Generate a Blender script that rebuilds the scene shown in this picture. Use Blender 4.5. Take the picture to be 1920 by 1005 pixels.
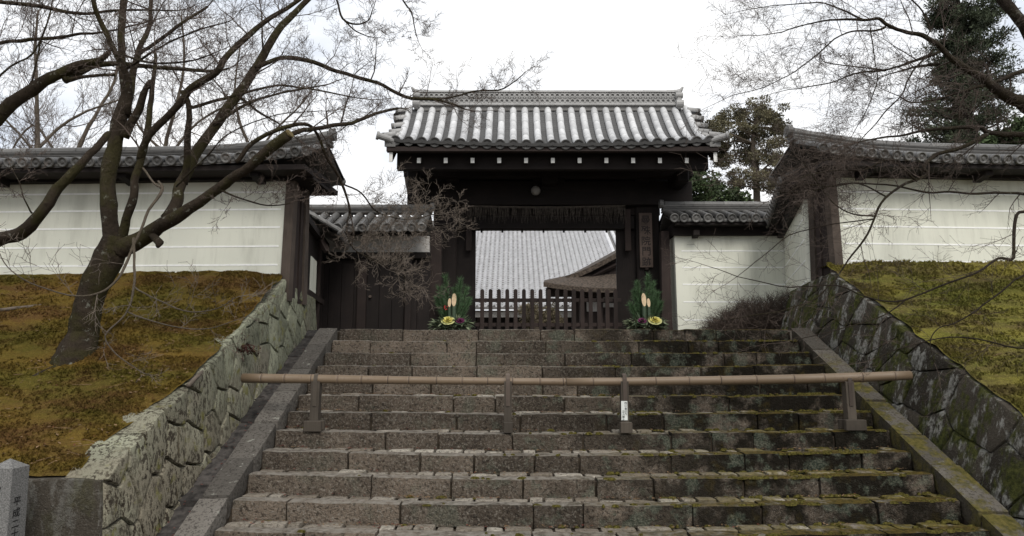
import bpy, math, random
from mathutils import Vector, Matrix, noise

# ------------------------------------------------------------------ clear, camera, world, sun
for _o in list(bpy.data.objects):
    bpy.data.objects.remove(_o)
sc = bpy.context.scene
col = sc.collection
R = math.radians
FPX, PITCH = 1300.0, R(7.67)
CT, ST = math.cos(PITCH), math.sin(PITCH)

cam_d = bpy.data.cameras.new('camera')
cam_d.sensor_width = 36.0
cam_d.lens = 36.0 * FPX / 1920.0
cam_d.clip_end = 3000
cam = bpy.data.objects.new('camera', cam_d)
cam.location = (0, 0, 0)
cam.rotation_euler = (R(90) + PITCH, 0, 0)
col.objects.link(cam)
sc.camera = cam

SUN_EL, SUN_AZ = R(46), R(162)          # azimuth clockwise from +Y: behind the camera, to the right
world = bpy.data.worlds.new('World')
sc.world = world
world.use_nodes = True
wn = world.node_tree
wn.nodes.clear()
w_out = wn.nodes.new('ShaderNodeOutputWorld')
w_bg = wn.nodes.new('ShaderNodeBackground')
w_bg.inputs['Strength'].default_value = 0.1
w_sky = wn.nodes.new('ShaderNodeTexSky')
w_sky.sky_type = 'NISHITA'
w_sky.sun_disc = False
w_sky.sun_elevation = SUN_EL
w_sky.sun_rotation = SUN_AZ
w_tc = wn.nodes.new('ShaderNodeTexCoord')
w_map = wn.nodes.new('ShaderNodeMapping')
w_map.inputs['Scale'].default_value = (1.0, 1.0, 2.2)
w_map.inputs['Location'].default_value = (0.35, 0.0, 0.2)
w_no = wn.nodes.new('ShaderNodeTexNoise')
w_no.inputs['Scale'].default_value = 2.6
w_no.inputs['Detail'].default_value = 6
w_no.inputs['Roughness'].default_value = 0.55
w_rp = wn.nodes.new('ShaderNodeValToRGB')          # thin cloud to thick cloud
w_rp.color_ramp.elements[0].position = 0.40
w_rp.color_ramp.elements[0].color = (5.3, 5.65, 6.2, 1)
w_rp.color_ramp.elements[1].position = 0.62
w_rp.color_ramp.elements[1].color = (7.6, 7.6, 7.6, 1)
w_cv = wn.nodes.new('ShaderNodeMapRange')          # cover
w_cv.inputs['From Min'].default_value = 0.25
w_cv.inputs['From Max'].default_value = 0.5
w_cv.inputs['To Min'].default_value = 0.8
w_cv.inputs['To Max'].default_value = 1.0
w_mx = wn.nodes.new('ShaderNodeMix')
w_mx.data_type = 'RGBA'
L = wn.links.new
L(w_tc.outputs['Generated'], w_map.inputs['Vector'])
L(w_map.outputs['Vector'], w_no.inputs['Vector'])
L(w_no.outputs['Fac'], w_rp.inputs['Fac'])
L(w_no.outputs['Fac'], w_cv.inputs['Value'])
L(w_cv.outputs['Result'], w_mx.inputs['Factor'])
L(w_sky.outputs['Color'], w_mx.inputs['A'])
L(w_rp.outputs['Color'], w_mx.inputs['B'])
L(w_mx.outputs['Result'], w_bg.inputs['Color'])
L(w_bg.outputs['Background'], w_out.inputs['Surface'])

sun_d = bpy.data.lights.new('sun', 'SUN')
sun_d.energy = 1.5
sun_d.angle = R(28)
sun_d.color = (1.0, 0.96, 0.9)
sun = bpy.data.objects.new('sun', sun_d)
_sd = Vector((math.sin(SUN_AZ) * math.cos(SUN_EL), math.cos(SUN_AZ) * math.cos(SUN_EL), math.sin(SUN_EL)))
sun.rotation_euler = _sd.to_track_quat('Z', 'Y').to_euler()
sun.location = _sd * 60
col.objects.link(sun)

sc.view_settings.view_transform = 'Standard'
sc.view_settings.look = 'None'
sc.view_settings.exposure = 0.7
sc.view_settings.gamma = 1.0
sc.view_settings.use_curve_mapping = False
sc.render.engine = 'CYCLES'
sc.cycles.max_bounces = 6
sc.cycles.diffuse_bounces = 3
sc.cycles.use_denoising = True

# ------------------------------------------------------------------ helpers
def at(px, py, Y):
    """world point at depth Y seen at photograph pixel (px, py)"""
    u, v = (px - 960) / FPX, (502.5 - py) / FPX
    t = Y / (CT - v * ST)
    return Vector((u * t, Y, t * (v * CT + ST)))

def tt(py, Y):
    """metres per pixel * FPX"""
    v = (502.5 - py) / FPX
    return Y / (CT - v * ST)

def pz(py, Y):
    return at(960, py, Y).z

def fbm(p, s=1.0, o=4):
    return noise.fractal(Vector(p) * s, 1.0, 2.0, o)

class MB:
    def __init__(self):
        self.v, self.f, self.m = [], [], []
        self.mi = 0
    def add(self, vs, fs):
        b = len(self.v)
        self.v.extend([tuple(p) for p in vs])
        self.f.extend([tuple(i + b for i in f) for f in fs])
        self.m.extend([self.mi] * len(fs))
        return self
    def box(self, lo, hi):
        x0, y0, z0 = lo; x1, y1, z1 = hi
        return self.add([(x0,y0,z0),(x1,y0,z0),(x1,y1,z0),(x0,y1,z0),(x0,y0,z1),(x1,y0,z1),(x1,y1,z1),(x0,y1,z1)],
                        [(0,3,2,1),(4,5,6,7),(0,1,5,4),(1,2,6,5),(2,3,7,6),(3,0,4,7)])
    def hexa(self, p):
        """eight points, bottom ring then top ring"""
        return self.add(p, [(0,3,2,1),(4,5,6,7),(0,1,5,4),(1,2,6,5),(2,3,7,6),(3,0,4,7)])
    def cbox(self, lo, hi, c=0.008):
        """box with chamfered edges"""
        x0, y0, z0 = lo; x1, y1, z1 = hi
        vs, idx = [], {}
        for sx in (0,1):
            for sy in (0,1):
                for sz in (0,1):
                    X, Y, Z = (x0,x1)[sx], (y0,y1)[sy], (z0,z1)[sz]
                    dx, dy, dz = c*(1-2*sx), c*(1-2*sy), c*(1-2*sz)
                    for a, q in enumerate(((X,Y+dy,Z+dz),(X+dx,Y,Z+dz),(X+dx,Y+dy,Z))):
                        idx[(sx,sy,sz,a)] = len(vs); vs.append(q)
        fs = []
        g = lambda sx,sy,sz,a: idx[(sx,sy,sz,a)]
        fs.append([g(0,0,0,0),g(0,0,1,0),g(0,1,1,0),g(0,1,0,0)]); fs.append([g(1,0,0,0),g(1,1,0,0),g(1,1,1,0),g(1,0,1,0)])
        fs.append([g(0,0,0,1),g(1,0,0,1),g(1,0,1,1),g(0,0,1,1)]); fs.append([g(0,1,0,1),g(0,1,1,1),g(1,1,1,1),g(1,1,0,1)])
        fs.append([g(0,0,0,2),g(0,1,0,2),g(1,1,0,2),g(1,0,0,2)]); fs.append([g(0,0,1,2),g(1,0,1,2),g(1,1,1,2),g(0,1,1,2)])
        for a, b in ((0,1),(0,2),(1,2)):
            k = 3 - a - b
            for s in (0,1):
                for t in (0,1):
                    def key(r, ax):
                        q = [0,0,0]; q[a] = s; q[b] = t; q[k] = r
                        return idx[(q[0],q[1],q[2],ax)]
                    fs.append([key(0,a),key(1,a),key(1,b),key(0,b)])
        for sx in (0,1):
            for sy in (0,1):
                for sz in (0,1):
                    fs.append([g(sx,sy,sz,0),g(sx,sy,sz,1),g(sx,sy,sz,2)])
        return self.add(vs, fs)
    def tube(self, pts, rad, n=8, cap=True, wob=0.0, seed=0):
        pts = [Vector(p) for p in pts]
        N = len(pts)
        if N < 2: return self
        vs, fs = [], []
        up = None
        for i in range(N):
            d = (pts[min(i+1,N-1)] - pts[max(i-1,0)])
            if d.length < 1e-9: d = Vector((0,0,1))
            d.normalize()
            if up is None:
                up = Vector((1,0,0)) if abs(d.x) < 0.8 else Vector((0,1,0))
            a = (up - d * up.dot(d))
            if a.length < 1e-6: a = d.orthogonal()
            a.normalize(); b = d.cross(a); up = a
            r = rad[i] if hasattr(rad, '__len__') else rad
            for k in range(n):
                th = 2*math.pi*k/n
                rr = r
                if wob:
                    q = pts[i] + a*math.cos(th)*r + b*math.sin(th)*r
                    rr = r * (1 + wob*noise.noise(q*(0.5/max(r,0.01)) + Vector((seed,0,0))))
                vs.append(pts[i] + (a*math.cos(th) + b*math.sin(th))*rr)
        for i in range(N-1):
            for k in range(n):
                fs.append((i*n+k, i*n+(k+1)%n, (i+1)*n+(k+1)%n, (i+1)*n+k))
        if cap:
            fs.append(tuple(range(n-1,-1,-1))); fs.append(tuple((N-1)*n+k for k in range(n)))
        return self.add(vs, fs)
    def cyl(self, p, q, r, n=12, r2=None):
        return self.tube([p, q], [r, r if r2 is None else r2], n)

def mesh_from(mb, name, smooth=False):
    me = bpy.data.meshes.new(name)
    me.from_pydata(mb.v, [], mb.f)
    if smooth:
        me.shade_smooth()
    me.update()
    return me

def wloc(o):
    p = Vector((0,0,0))
    while o is not None:
        p += o.location; o = o.parent
    return p

def build(name, mb, mats, parent=None, smooth=False, origin=None, kind=None, sharp=None):
    """one mesh object; its origin is moved to the middle of its base"""
    vs = mb.v
    xs = [p[0] for p in vs]; ys = [p[1] for p in vs]; zs = [p[2] for p in vs]
    c = Vector(origin) if origin is not None else Vector(((min(xs)+max(xs))/2, (min(ys)+max(ys))/2, min(zs)))
    mb.v = [(p[0]-c.x, p[1]-c.y, p[2]-c.z) for p in vs]
    me = mesh_from(mb, name, smooth)
    if sharp: me.set_sharp_from_angle(angle=R(sharp))
    if not isinstance(mats, (list, tuple)): mats = [mats]
    for m in mats: me.materials.append(m)
    if len(mats) > 1: me.polygons.foreach_set('material_index', mb.m)
    o = bpy.data.objects.new(name, me)
    col.objects.link(o)
    if parent is not None:
        o.parent = parent
        o.location = c - wloc(parent)
    else:
        o.location = c
    if kind: o['kind'] = kind
    return o

def inst(name, me, M, parent):
    """object sharing mesh data, placed by a world matrix under an unrotated parent"""
    o = bpy.data.objects.new(name, me)
    col.objects.link(o)
    o.parent = parent
    o.matrix_basis = Matrix.Translation(-wloc(parent)) @ M
    return o

def tag(o, label, cat=None, group=None, kind=None):
    o['label'] = label
    if cat: o['category'] = cat
    if group: o['group'] = group
    if kind: o['kind'] = kind
    return o

def thing(name, loc, label, cat, group=None):
    o = bpy.data.objects.new(name, None)
    o.empty_display_size = 0.2
    o.location = loc
    col.objects.link(o)
    return tag(o, label, cat, group)

def frame(o, right, up, n):
    M = Matrix.Identity(4)
    for i in range(3):
        M[i][0], M[i][1], M[i][2], M[i][3] = right[i], up[i], n[i], o[i]
    return M

def glyphs(name, chars, size, centres, right, up, n, mat, parent, sx=1.0):
    """flat lettering: one mesh, one character at each centre"""
    mb = MB()
    for ch, c in zip(chars, centres):
        cu = bpy.data.curves.new('glyph', 'FONT')
        cu.body = ch; cu.size = size
        cu.align_x = 'CENTER'; cu.align_y = 'CENTER'
        cu.offset = size * 0.012
        to = bpy.data.objects.new('glyph', cu)
        col.objects.link(to)
        dg = bpy.context.evaluated_depsgraph_get()
        me = bpy.data.meshes.new_from_object(to.evaluated_get(dg))
        if len(me.vertices):
            xs = [v.co.x for v in me.vertices]; ys = [v.co.y for v in me.vertices]
            cx, cy = (min(xs)+max(xs))/2, (min(ys)+max(ys))/2
            M = frame(c, right, up, n)
            mb.add([M @ Vector(((v.co.x-cx)*sx, v.co.y-cy, 0)) for v in me.vertices], [tuple(p.vertices) for p in me.polygons])
        bpy.data.objects.remove(to)
    if not mb.v: return None
    return build(name, mb, mat, parent)

# ------------------------------------------------------------------ materials
class NT:
    def __init__(self, name, rough=0.85, spec=0.3):
        self.mat = bpy.data.materials.new(name)
        self.mat.use_nodes = True
        self.t = self.mat.node_tree
        self.b = self.t.nodes['Principled BSDF']
        self.b.inputs['Roughness'].default_value = rough
        self.b.inputs['Specular IOR Level'].default_value = spec
        g = self.t.nodes.new('ShaderNodeNewGeometry')
        self.pos, self.nor = g.outputs['Position'], g.outputs['Normal']
        self.orand = self.t.nodes.new('ShaderNodeObjectInfo').outputs['Random']
    def set(self, sock, v):
        if isinstance(v, bpy.types.NodeSocket): self.t.links.new(v, sock)
        elif isinstance(v, (tuple, list)) and len(v) == 3 and sock.type == 'RGBA': sock.default_value = (*v, 1)
        else: sock.default_value = v
    def noise(self, scale, detail=4, rough=0.55, vec=None, stretch=None, off=None):
        n = self.t.nodes.new('ShaderNodeTexNoise')
        n.inputs['Scale'].default_value = scale
        n.inputs['Detail'].default_value = detail
        n.inputs['Roughness'].default_value = rough
        v = vec or self.pos
        if stretch or off is not None:
            m = self.t.nodes.new('ShaderNodeMapping')
            if stretch: m.inputs['Scale'].default_value = stretch
            if off is not None: self.set(m.inputs['Location'], off)
            self.t.links.new(v, m.inputs['Vector']); v = m.outputs['Vector']
        self.t.links.new(v, n.inputs['Vector'])
        return n.outputs['Fac']
    def vor(self, scale, stretch=None, feature='F1'):
        n = self.t.nodes.new('ShaderNodeTexVoronoi')
        n.feature = feature
        n.inputs['Scale'].default_value = scale
        v = self.pos
        if stretch:
            m = self.t.nodes.new('ShaderNodeMapping')
            m.inputs['Scale'].default_value = stretch
            self.t.links.new(v, m.inputs['Vector']); v = m.outputs['Vector']
        self.t.links.new(v, n.inputs['Vector'])
        return n.outputs['Distance']
    def ramp(self, fac, stops):
        n = self.t.nodes.new('ShaderNodeValToRGB')
        cr = n.color_ramp
        while len(cr.elements) < len(stops): cr.elements.new(0.5)
        for e, (p, c) in zip(cr.elements, stops):
            e.position = p
            e.color = (c, c, c, 1) if not isinstance(c, (tuple, list)) else (*c, 1)
        self.t.links.new(fac, n.inputs['Fac'])
        return n.outputs['Color']
    def mix(self, fac, a, b, mode='MIX'):
        n = self.t.nodes.new('ShaderNodeMix')
        n.data_type = 'RGBA'; n.blend_type = mode
        self.set(n.inputs['Factor'], fac)
        for k, v in (('A', a), ('B', b)):
            s = [x for x in n.inputs if x.name == k and x.type == 'RGBA'][0]
            self.set(s, v)
        return [x for x in n.outputs if x.type == 'RGBA'][0]
    def math(self, op, a, b=0.0, clamp=False):
        n = self.t.nodes.new('ShaderNodeMath')
        n.operation = op; n.use_clamp = clamp
        self.set(n.inputs[0], a); self.set(n.inputs[1], b)
        return n.outputs[0]
    def smooth(self, v, lo, hi, a=0.0, b=1.0):
        n = self.t.nodes.new('ShaderNodeMapRange')
        n.interpolation_type = 'SMOOTHSTEP'
        self.set(n.inputs['Value'], v)
        for k, x in (('From Min', lo), ('From Max', hi), ('To Min', a), ('To Max', b)):
            n.inputs[k].default_value = x
        return n.outputs['Result']
    def sep(self, v):
        n = self.t.nodes.new('ShaderNodeSeparateXYZ')
        self.t.links.new(v, n.inputs[0])
        return n.outputs
    def bump(self, h, strength=0.5, dist=0.02):
        n = self.t.nodes.new('ShaderNodeBump')
        n.inputs['Strength'].default_value = strength
        n.inputs['Distance'].default_value = dist
        self.t.links.new(h, n.inputs['Height'])
        self.t.links.new(n.outputs['Normal'], self.b.inputs['Normal'])
    def color(self, c, gain=1.0):
        if gain != 1.0: c = self.mix(1.0, c, (gain, gain, gain), 'MULTIPLY')
        self.set(self.b.inputs['Base Color'], c)
        return self.mat

def m_plain(name, c, var=0.15, rough=0.8, scale=18, spec=0.3, rnd=0.0, stretch=None, bump=0.2):
    t = NT(name, rough, spec)
    n = t.noise(scale, 5, 0.6, stretch=stretch)
    k = t.smooth(n, 0.25, 0.75, 1-var*1.6, 1+var*1.6)
    if rnd: k = t.math('MULTIPLY', k, t.smooth(t.orand, 0, 1, 1-rnd, 1+rnd))
    if bump: t.bump(n, bump, 0.01)
    cc = t.mix(1.0, c, k, 'MULTIPLY')
    return t.color(cc)

def m_step():
    t = NT('step_granite', 0.9, 0.1)
    tone = t.math('MULTIPLY', t.smooth(t.orand, 0, 1, 0.68, 1.3), t.smooth(t.noise(2.2, 4), 0.3, 0.7, 0.7, 1.28))
    base = t.mix(t.noise(5, 5), (0.108, 0.083, 0.062), (0.20, 0.163, 0.127))
    base = t.mix(1.0, base, tone, 'MULTIPLY')
    sp = t.noise(42, 4, 0.75)
    base = t.mix(t.smooth(sp, 0.50, 0.64, 0, 0.7), base, (0.30, 0.27, 0.225))
    base = t.mix(t.smooth(t.noise(36, 4, 0.75, off=(3, 1, 7)), 0.51, 0.62, 0, 0.75), base, (0.026, 0.021, 0.017))
    x, y, z = t.sep(t.pos)
    nx, ny, nz = t.sep(t.nor)
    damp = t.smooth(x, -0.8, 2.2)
    # dark damp growth and blue green lichen on the right half
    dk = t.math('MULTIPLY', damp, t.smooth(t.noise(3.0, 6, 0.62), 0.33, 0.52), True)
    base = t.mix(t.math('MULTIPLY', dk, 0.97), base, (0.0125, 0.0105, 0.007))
    li = t.math('MULTIPLY', t.smooth(t.noise(4.5, 6, 0.65, off=(9, 4, 2)), 0.53, 0.62), t.smooth(x, -2.4, 1.4, 0.25, 1.0))
    base = t.mix(t.math('MULTIPLY', li, 0.5), base, t.mix(t.smooth(t.noise(60,3),0.42,0.6), (0.07, 0.092, 0.068), (0.2, 0.215, 0.16)))
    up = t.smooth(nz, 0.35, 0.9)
    # pale treads: light from above put into the colour, mixed with foot wear
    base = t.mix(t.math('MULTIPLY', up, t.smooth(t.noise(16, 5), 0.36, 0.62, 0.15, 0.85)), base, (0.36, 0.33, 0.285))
    # moss on upward faces and top edges
    mo = t.math('MULTIPLY', t.math('ADD', up, t.smooth(t.noise(6,4),0.55,0.75,0,0.35)), t.math('MULTIPLY', t.smooth(x, -0.2, 2.6, 0.03, 1.0), t.smooth(t.noise(5.5, 6, 0.65, off=(1, 8, 3)), 0.30, 0.48)), True)
    mc = t.mix(t.smooth(t.noise(26,4),0.3,0.7), (0.045, 0.038, 0.01), (0.15, 0.105, 0.026))
    base = t.mix(mo, base, mc)
    h = t.math('ADD', t.noise(26, 6, 0.7), t.math('MULTIPLY', t.noise(90, 3, 0.6), 0.5))
    t.bump(h, 1.0, 0.045)
    return t.color(base, 0.92)

def m_cobble():
    t = NT('cobble_stone', 0.88, 0.12)
    base = t.mix(t.orand, (0.15, 0.125, 0.10), (0.36, 0.33, 0.28))
    base = t.mix(t.smooth(t.noise(40, 4, 0.75), 0.51, 0.6, 0, 0.8), base, (0.05, 0.043, 0.036))
    base = t.mix(t.smooth(t.noise(13, 5), 0.5, 0.65, 0, 0.6), base, (0.09, 0.075, 0.055))
    x, y, z = t.sep(t.pos)
    mo = t.math('MULTIPLY', t.smooth(x, 0.5, 3.0, 0.06, 1.0), t.smooth(t.noise(6, 6, 0.65, off=(1, 8, 3)), 0.32, 0.52), True)
    base = t.mix(mo, base, t.mix(t.smooth(t.noise(30,4),0.3,0.7), (0.05, 0.043, 0.014), (0.14, 0.11, 0.03)))
    t.bump(t.noise(45, 5, 0.65), 0.7, 0.012)
    return t.color(base, 1.0)

def m_coping():
    t = NT('coping_granite', 0.88, 0.12)
    base = t.mix(t.noise(5, 5), (0.17, 0.15, 0.13), (0.27, 0.25, 0.22))
    base = t.mix(1.0, base, t.smooth(t.orand, 0, 1, 0.6, 1.2), 'MULTIPLY')
    base = t.mix(t.smooth(t.noise(40, 4, 0.75), 0.5, 0.6, 0, 0.8), base, (0.06, 0.053, 0.046))
    base = t.mix(t.smooth(t.noise(14, 4, 0.6, off=(5, 5, 1)), 0.62, 0.7, 0, 0.7), base, (0.42, 0.42, 0.36))
    x, y, z = t.sep(t.pos)
    nx, ny, nz = t.sep(t.nor)
    mo = t.math('MULTIPLY', t.smooth(x, 2.5, 3.2), t.math('MULTIPLY', t.smooth(nz, 0.3, 0.75, 0.7, 1.0), t.math('MULTIPLY', t.smooth(t.noise(3.2, 6, 0.7, off=(1, 2, 3)), 0.43, 0.56), t.smooth(y, 8.7, 7.9))), True)
    base = t.mix(t.math('MULTIPLY', t.smooth(x, 2.5, 3.2), t.smooth(nz, 0.2, 0.7, 0.85, 0.4)), base, (0.065, 0.055, 0.038))
    base = t.mix(mo, base, t.mix(t.smooth(t.noise(24,4),0.3,0.7), (0.085, 0.08, 0.02), (0.20, 0.165, 0.05)))
    t.bump(t.math('ADD', t.noise(35, 6, 0.65), t.math('MULTIPLY', mo, t.noise(90, 3))), 0.8, 0.018)
    return t.color(base, 0.6)

def m_lichen_wall():
    """granite under pale green lichen, pitted and streaked downwards"""
    t = NT('lichen_granite', 0.92, 0.1)
    base = t.mix(t.noise(2.4, 5), (0.25, 0.265, 0.185), (0.42, 0.425, 0.315))
    base = t.mix(1.0, base, t.smooth(t.orand, 0, 1, 0.58, 1.15), 'MULTIPLY')
    base = t.mix(t.smooth(t.noise(1.5, 4, off=(4, 4, 4)), 0.5, 0.68, 0, 0.55), base, (0.27, 0.235, 0.185))
    x, y, z = t.sep(t.pos)
    d = t.noise(30, 5, 0.74, stretch=(1, 1, 0.5))
    pit = t.smooth(d, 0.50, 0.55)
    pit = t.math('MULTIPLY', pit, t.smooth(t.noise(3.5, 4), 0.28, 0.6, 0.35, 1.0))
    low = t.smooth(y, 8.4, 5.2, 0.6, 1.0)
    base = t.mix(t.math('MULTIPLY', t.smooth(z, 0.2, -1.0), t.smooth(t.noise(2.0, 4, off=(6, 2, 8)), 0.3, 0.6, 0.25, 0.85)), base, (0.27, 0.235, 0.175))
    base = t.mix(t.math('MULTIPLY', pit, low), base, (0.05, 0.04, 0.03))
    base = t.mix(t.smooth(t.noise(9, 5, 0.7, stretch=(1, 1, 0.16)), 0.56, 0.7, 0, 0.6), base, (0.13, 0.105, 0.065))
    base = t.mix(t.smooth(t.noise(7, 5, off=(2, 0, 5)), 0.58, 0.7, 0, 0.75), base, (0.19, 0.18, 0.05))
    t.bump(t.math('SUBTRACT', t.math('MULTIPLY', t.noise(80, 3), 0.6), d), 0.8, 0.03)
    return t.color(base, 0.84)

def m_dark_wall(name, moss=1.0, white=0.8):
    t = NT(name, 0.92, 0.1)
    base = t.mix(t.noise(3, 5), (0.035, 0.029, 0.022), (0.085, 0.073, 0.058))
    base = t.mix(1.0, base, t.smooth(t.orand, 0, 1, 0.7, 1.25), 'MULTIPLY')
    wh = t.smooth(t.noise(4.2, 6, 0.68, stretch=(1.6, 1.6, 0.55), off=(2, 7, 1)), 0.505, 0.565)
    wh = t.math('MULTIPLY', wh, t.smooth(t.noise(30, 4), 0.35, 0.6, 0.35, 1))
    base = t.mix(t.math('MULTIPLY', wh, white), base, (0.40, 0.395, 0.36))
    base = t.mix(t.smooth(t.noise(60, 3, 0.7), 0.54, 0.66, 0, 0.5), base, (0.18, 0.17, 0.145))
    if moss:
        mo = t.smooth(t.noise(3.4, 6, 0.66, stretch=(1.3, 1.3, 0.55), off=(8, 3, 3)), 0.47, 0.58, 0, moss)
        base = t.mix(mo, base, t.mix(t.smooth(t.noise(28,4),0.3,0.7), (0.03, 0.036, 0.012), (0.095, 0.098, 0.028)))
    t.bump(t.math('ADD', t.noise(22, 6, 0.7), t.math('MULTIPLY', t.noise(80, 3), 0.4)), 0.9, 0.03)
    return t.color(base, 0.72)

def m_moss(name, a, b, c, d):
    """a green, b ochre, c brown duff, d bright tips"""
    t = NT(name, 0.95, 0.04)
    n1 = t.noise(1.1, 5, 0.6, stretch=(0.6, 1.2, 1.2))
    n2 = t.noise(7, 5, 0.65, stretch=(0.6, 1.3, 1.3), off=(3, 3, 0))
    base = t.mix(t.smooth(n1, 0.36, 0.6), a, b)
    base = t.mix(t.smooth(t.noise(2.0, 6, 0.66, stretch=(0.5, 1.3, 1.3), off=(7, 1, 0)), 0.42, 0.66, 0, 0.9), base, c)
    base = t.mix(t.smooth(t.noise(30, 5, 0.75, off=(3, 3, 0)), 0.48, 0.68, 0, 0.6), base, d)
    base = t.mix(t.smooth(t.noise(36, 5, 0.75), 0.50, 0.66, 0, 0.5), base, tuple(k*0.4 for k in c))
    k = t.smooth(t.orand, 0, 1, 0.9, 1.1)
    t.bump(t.math('ADD', t.noise(24, 6, 0.75, stretch=(0.7, 1.3, 1.3)), t.math('MULTIPLY', t.noise(90, 3), 0.7)), 1.0, 0.06)
    return t.color(base, 0.96)

def m_bark(name, c1, c2, moss=0.5, lich=0.5):
    t = NT(name, 0.94, 0.08)
    base = t.mix(t.noise(16, 5, 0.65, stretch=(1, 1, 0.35)), c1, c2)
    base = t.mix(t.smooth(t.noise(3.5, 5), 0.45, 0.6, 0, moss), base, (0.045, 0.042, 0.014))
    base = t.mix(t.smooth(t.noise(11, 5, 0.7, off=(4, 2, 0)), 0.6, 0.67, 0, lich), base, (0.3, 0.3, 0.25))
    t.bump(t.math('ADD', t.noise(34, 6, 0.72, stretch=(1, 1, 0.5)), t.noise(10, 3)), 1.0, 0.04)
    return t.color(base, 0.95)

def m_tile(name, c, var=0.25, rough=0.55, soot=0.35):
    t = NT(name, rough, 0.4)
    k = t.math('MULTIPLY', t.smooth(t.orand, 0, 1, 1-var, 1+var), t.smooth(t.noise(4, 5), 0.3, 0.7, 0.86, 1.1))
    base = t.mix(1.0, c, k, 'MULTIPLY')
    base = t.mix(t.smooth(t.noise(13, 5, 0.65, off=(1, 1, 6)), 0.53, 0.68, 0, soot), base, tuple(q*0.35 for q in c))
    t.bump(t.noise(60, 3), 0.15, 0.005)
    return t.color(base)

def m_wood(name, c1, c2, axis='Z', rough=0.8):
    t = NT(name, rough, 0.25)
    st = {'Z': (1, 1, 0.06), 'X': (0.06, 1, 1), 'Y': (1, 0.06, 1)}[axis]
    g = t.noise(38, 5, 0.65, stretch=st)
    base = t.mix(g, c1, c2)
    base = t.mix(1.0, base, t.math('MULTIPLY', t.smooth(t.orand, 0, 1, 0.75, 1.2), t.smooth(t.noise(2.5, 4), 0.3, 0.7, 0.75, 1.2)), 'MULTIPLY')
    t.bump(g, 0.35, 0.008)
    return t.color(base, 0.62)

def m_plaster():
    t = NT('cream_plaster', 0.9, 0.15)
    base = t.mix(t.noise(0.9, 5), (0.66, 0.665, 0.57), (0.72, 0.72, 0.625))
    base = t.mix(t.smooth(t.noise(3.0, 6, 0.65, stretch=(1, 1, 0.22), off=(4, 0, 1)), 0.46, 0.70, 0, 0.5), base, (0.43, 0.43, 0.36))
    base = t.mix(t.smooth(t.noise(9.0, 5, 0.7, stretch=(1, 1, 0.07), off=(2, 2, 2)), 0.52, 0.72, 0, 0.35), base, (0.42, 0.41, 0.34))
    base = t.mix(t.smooth(t.noise(40, 3), 0.68, 0.74, 0, 0.35), base, (0.33, 0.32, 0.27))
    t.bump(t.noise(55, 3), 0.12, 0.004)
    return t.color(base)

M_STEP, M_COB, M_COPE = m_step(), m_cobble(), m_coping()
M_LICH = m_lichen_wall()
M_DARKW = m_dark_wall('mossy_dark_granite')
M_FRONTW = m_dark_wall('brown_dark_granite', 0.25, 0.25)
M_MOSSL = m_moss('moss_ochre', (0.14, 0.118, 0.024), (0.225, 0.142, 0.032), (0.165, 0.088, 0.036), (0.29, 0.215, 0.055))
M_MOSSR = m_moss('moss_green', (0.16, 0.17, 0.036), (0.32, 0.275, 0.06), (0.16, 0.12, 0.055), (0.44, 0.385, 0.10))
M_BARK = m_bark('maple_bark', (0.018, 0.014, 0.010), (0.066, 0.05, 0.036), 0.6, 0.5)
M_BARKD = m_bark('dark_maple_bark', (0.018, 0.014, 0.011), (0.05, 0.039, 0.03), 0.25, 0.3)
M_BARKB = m_bark('pale_tree_bark', (0.085, 0.068, 0.052), (0.155, 0.128, 0.10), 0.2, 0.2)
M_TWIG = m_plain('twig_bark', (0.0638, 0.0467, 0.0365), 0.2, bump=0)
M_TWIGL = m_plain('weathered_twig_bark', (0.1, 0.08, 0.0624), 0.2, bump=0)
M_TWIGB = m_plain('pale_twig_bark', (0.1, 0.08, 0.0664), 0.2, bump=0)
M_TILE = m_tile('silver_roof_tile', (0.56, 0.56, 0.56), 0.10, 0.5, 0.28)
M_TILED = m_tile('grey_roof_tile', (0.12, 0.116, 0.11), 0.25, 0.55, 0.4)
M_DISC = m_tile('dark_tile_face', (0.06, 0.058, 0.055), 0.25, 0.6, 0.3)  # darker tile colour for the eave disc faces and pan ends
M_TILEP = m_tile('grey_pan_tile', (0.115, 0.115, 0.115), 0.15, 0.55, 0.3)
M_TILER = m_tile('ridge_tile', (0.30, 0.295, 0.285), 0.1, 0.6, 0.35)
M_TILEH = m_tile('pale_hall_tile', (0.52, 0.52, 0.53), 0.1, 0.5, 0.35)
M_WOODK = m_wood('blackened_timber', (0.012, 0.009, 0.008), (0.03, 0.021, 0.018), 'Z')
M_WOODKX = m_wood('blackened_beam_timber', (0.012, 0.009, 0.008), (0.03, 0.021, 0.018), 'X')
M_WOODB = m_wood('brown_timber', (0.03, 0.02, 0.017), (0.06, 0.042, 0.036), 'Z')
M_WOODG = m_wood('weathered_timber', (0.075, 0.056, 0.045), (0.16, 0.125, 0.10), 'Z')
M_WOODF = m_wood('barrier_timber', (0.07, 0.056, 0.042), (0.15, 0.125, 0.098), 'Z')
M_WOODBD = m_wood('signboard_timber', (0.11, 0.08, 0.065), (0.19, 0.14, 0.115), 'Z')
M_WHITE = m_plain('white_paint', (0.663, 0.654, 0.62), 0.05, bump=0)
M_PLAS = m_plaster()
M_STRIPE = m_plain('white_line_plaster', (0.88, 0.88, 0.85), 0.04, bump=0)
M_BAND = m_plain('grey_plaster', (0.425, 0.408, 0.383), 0.08)
M_INK = m_plain('black_ink', (0.012, 0.011, 0.011), 0.1, bump=0)
M_INKB = m_plain('faded_ink', (0.03, 0.024, 0.022), 0.1, bump=0)
M_PAPER = m_plain('white_notice', (0.624, 0.64, 0.608), 0.04, bump=0)
M_SOIL = m_plain('dark_soil', (0.036, 0.027, 0.018), 0.4, 0.95, 22)
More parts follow.
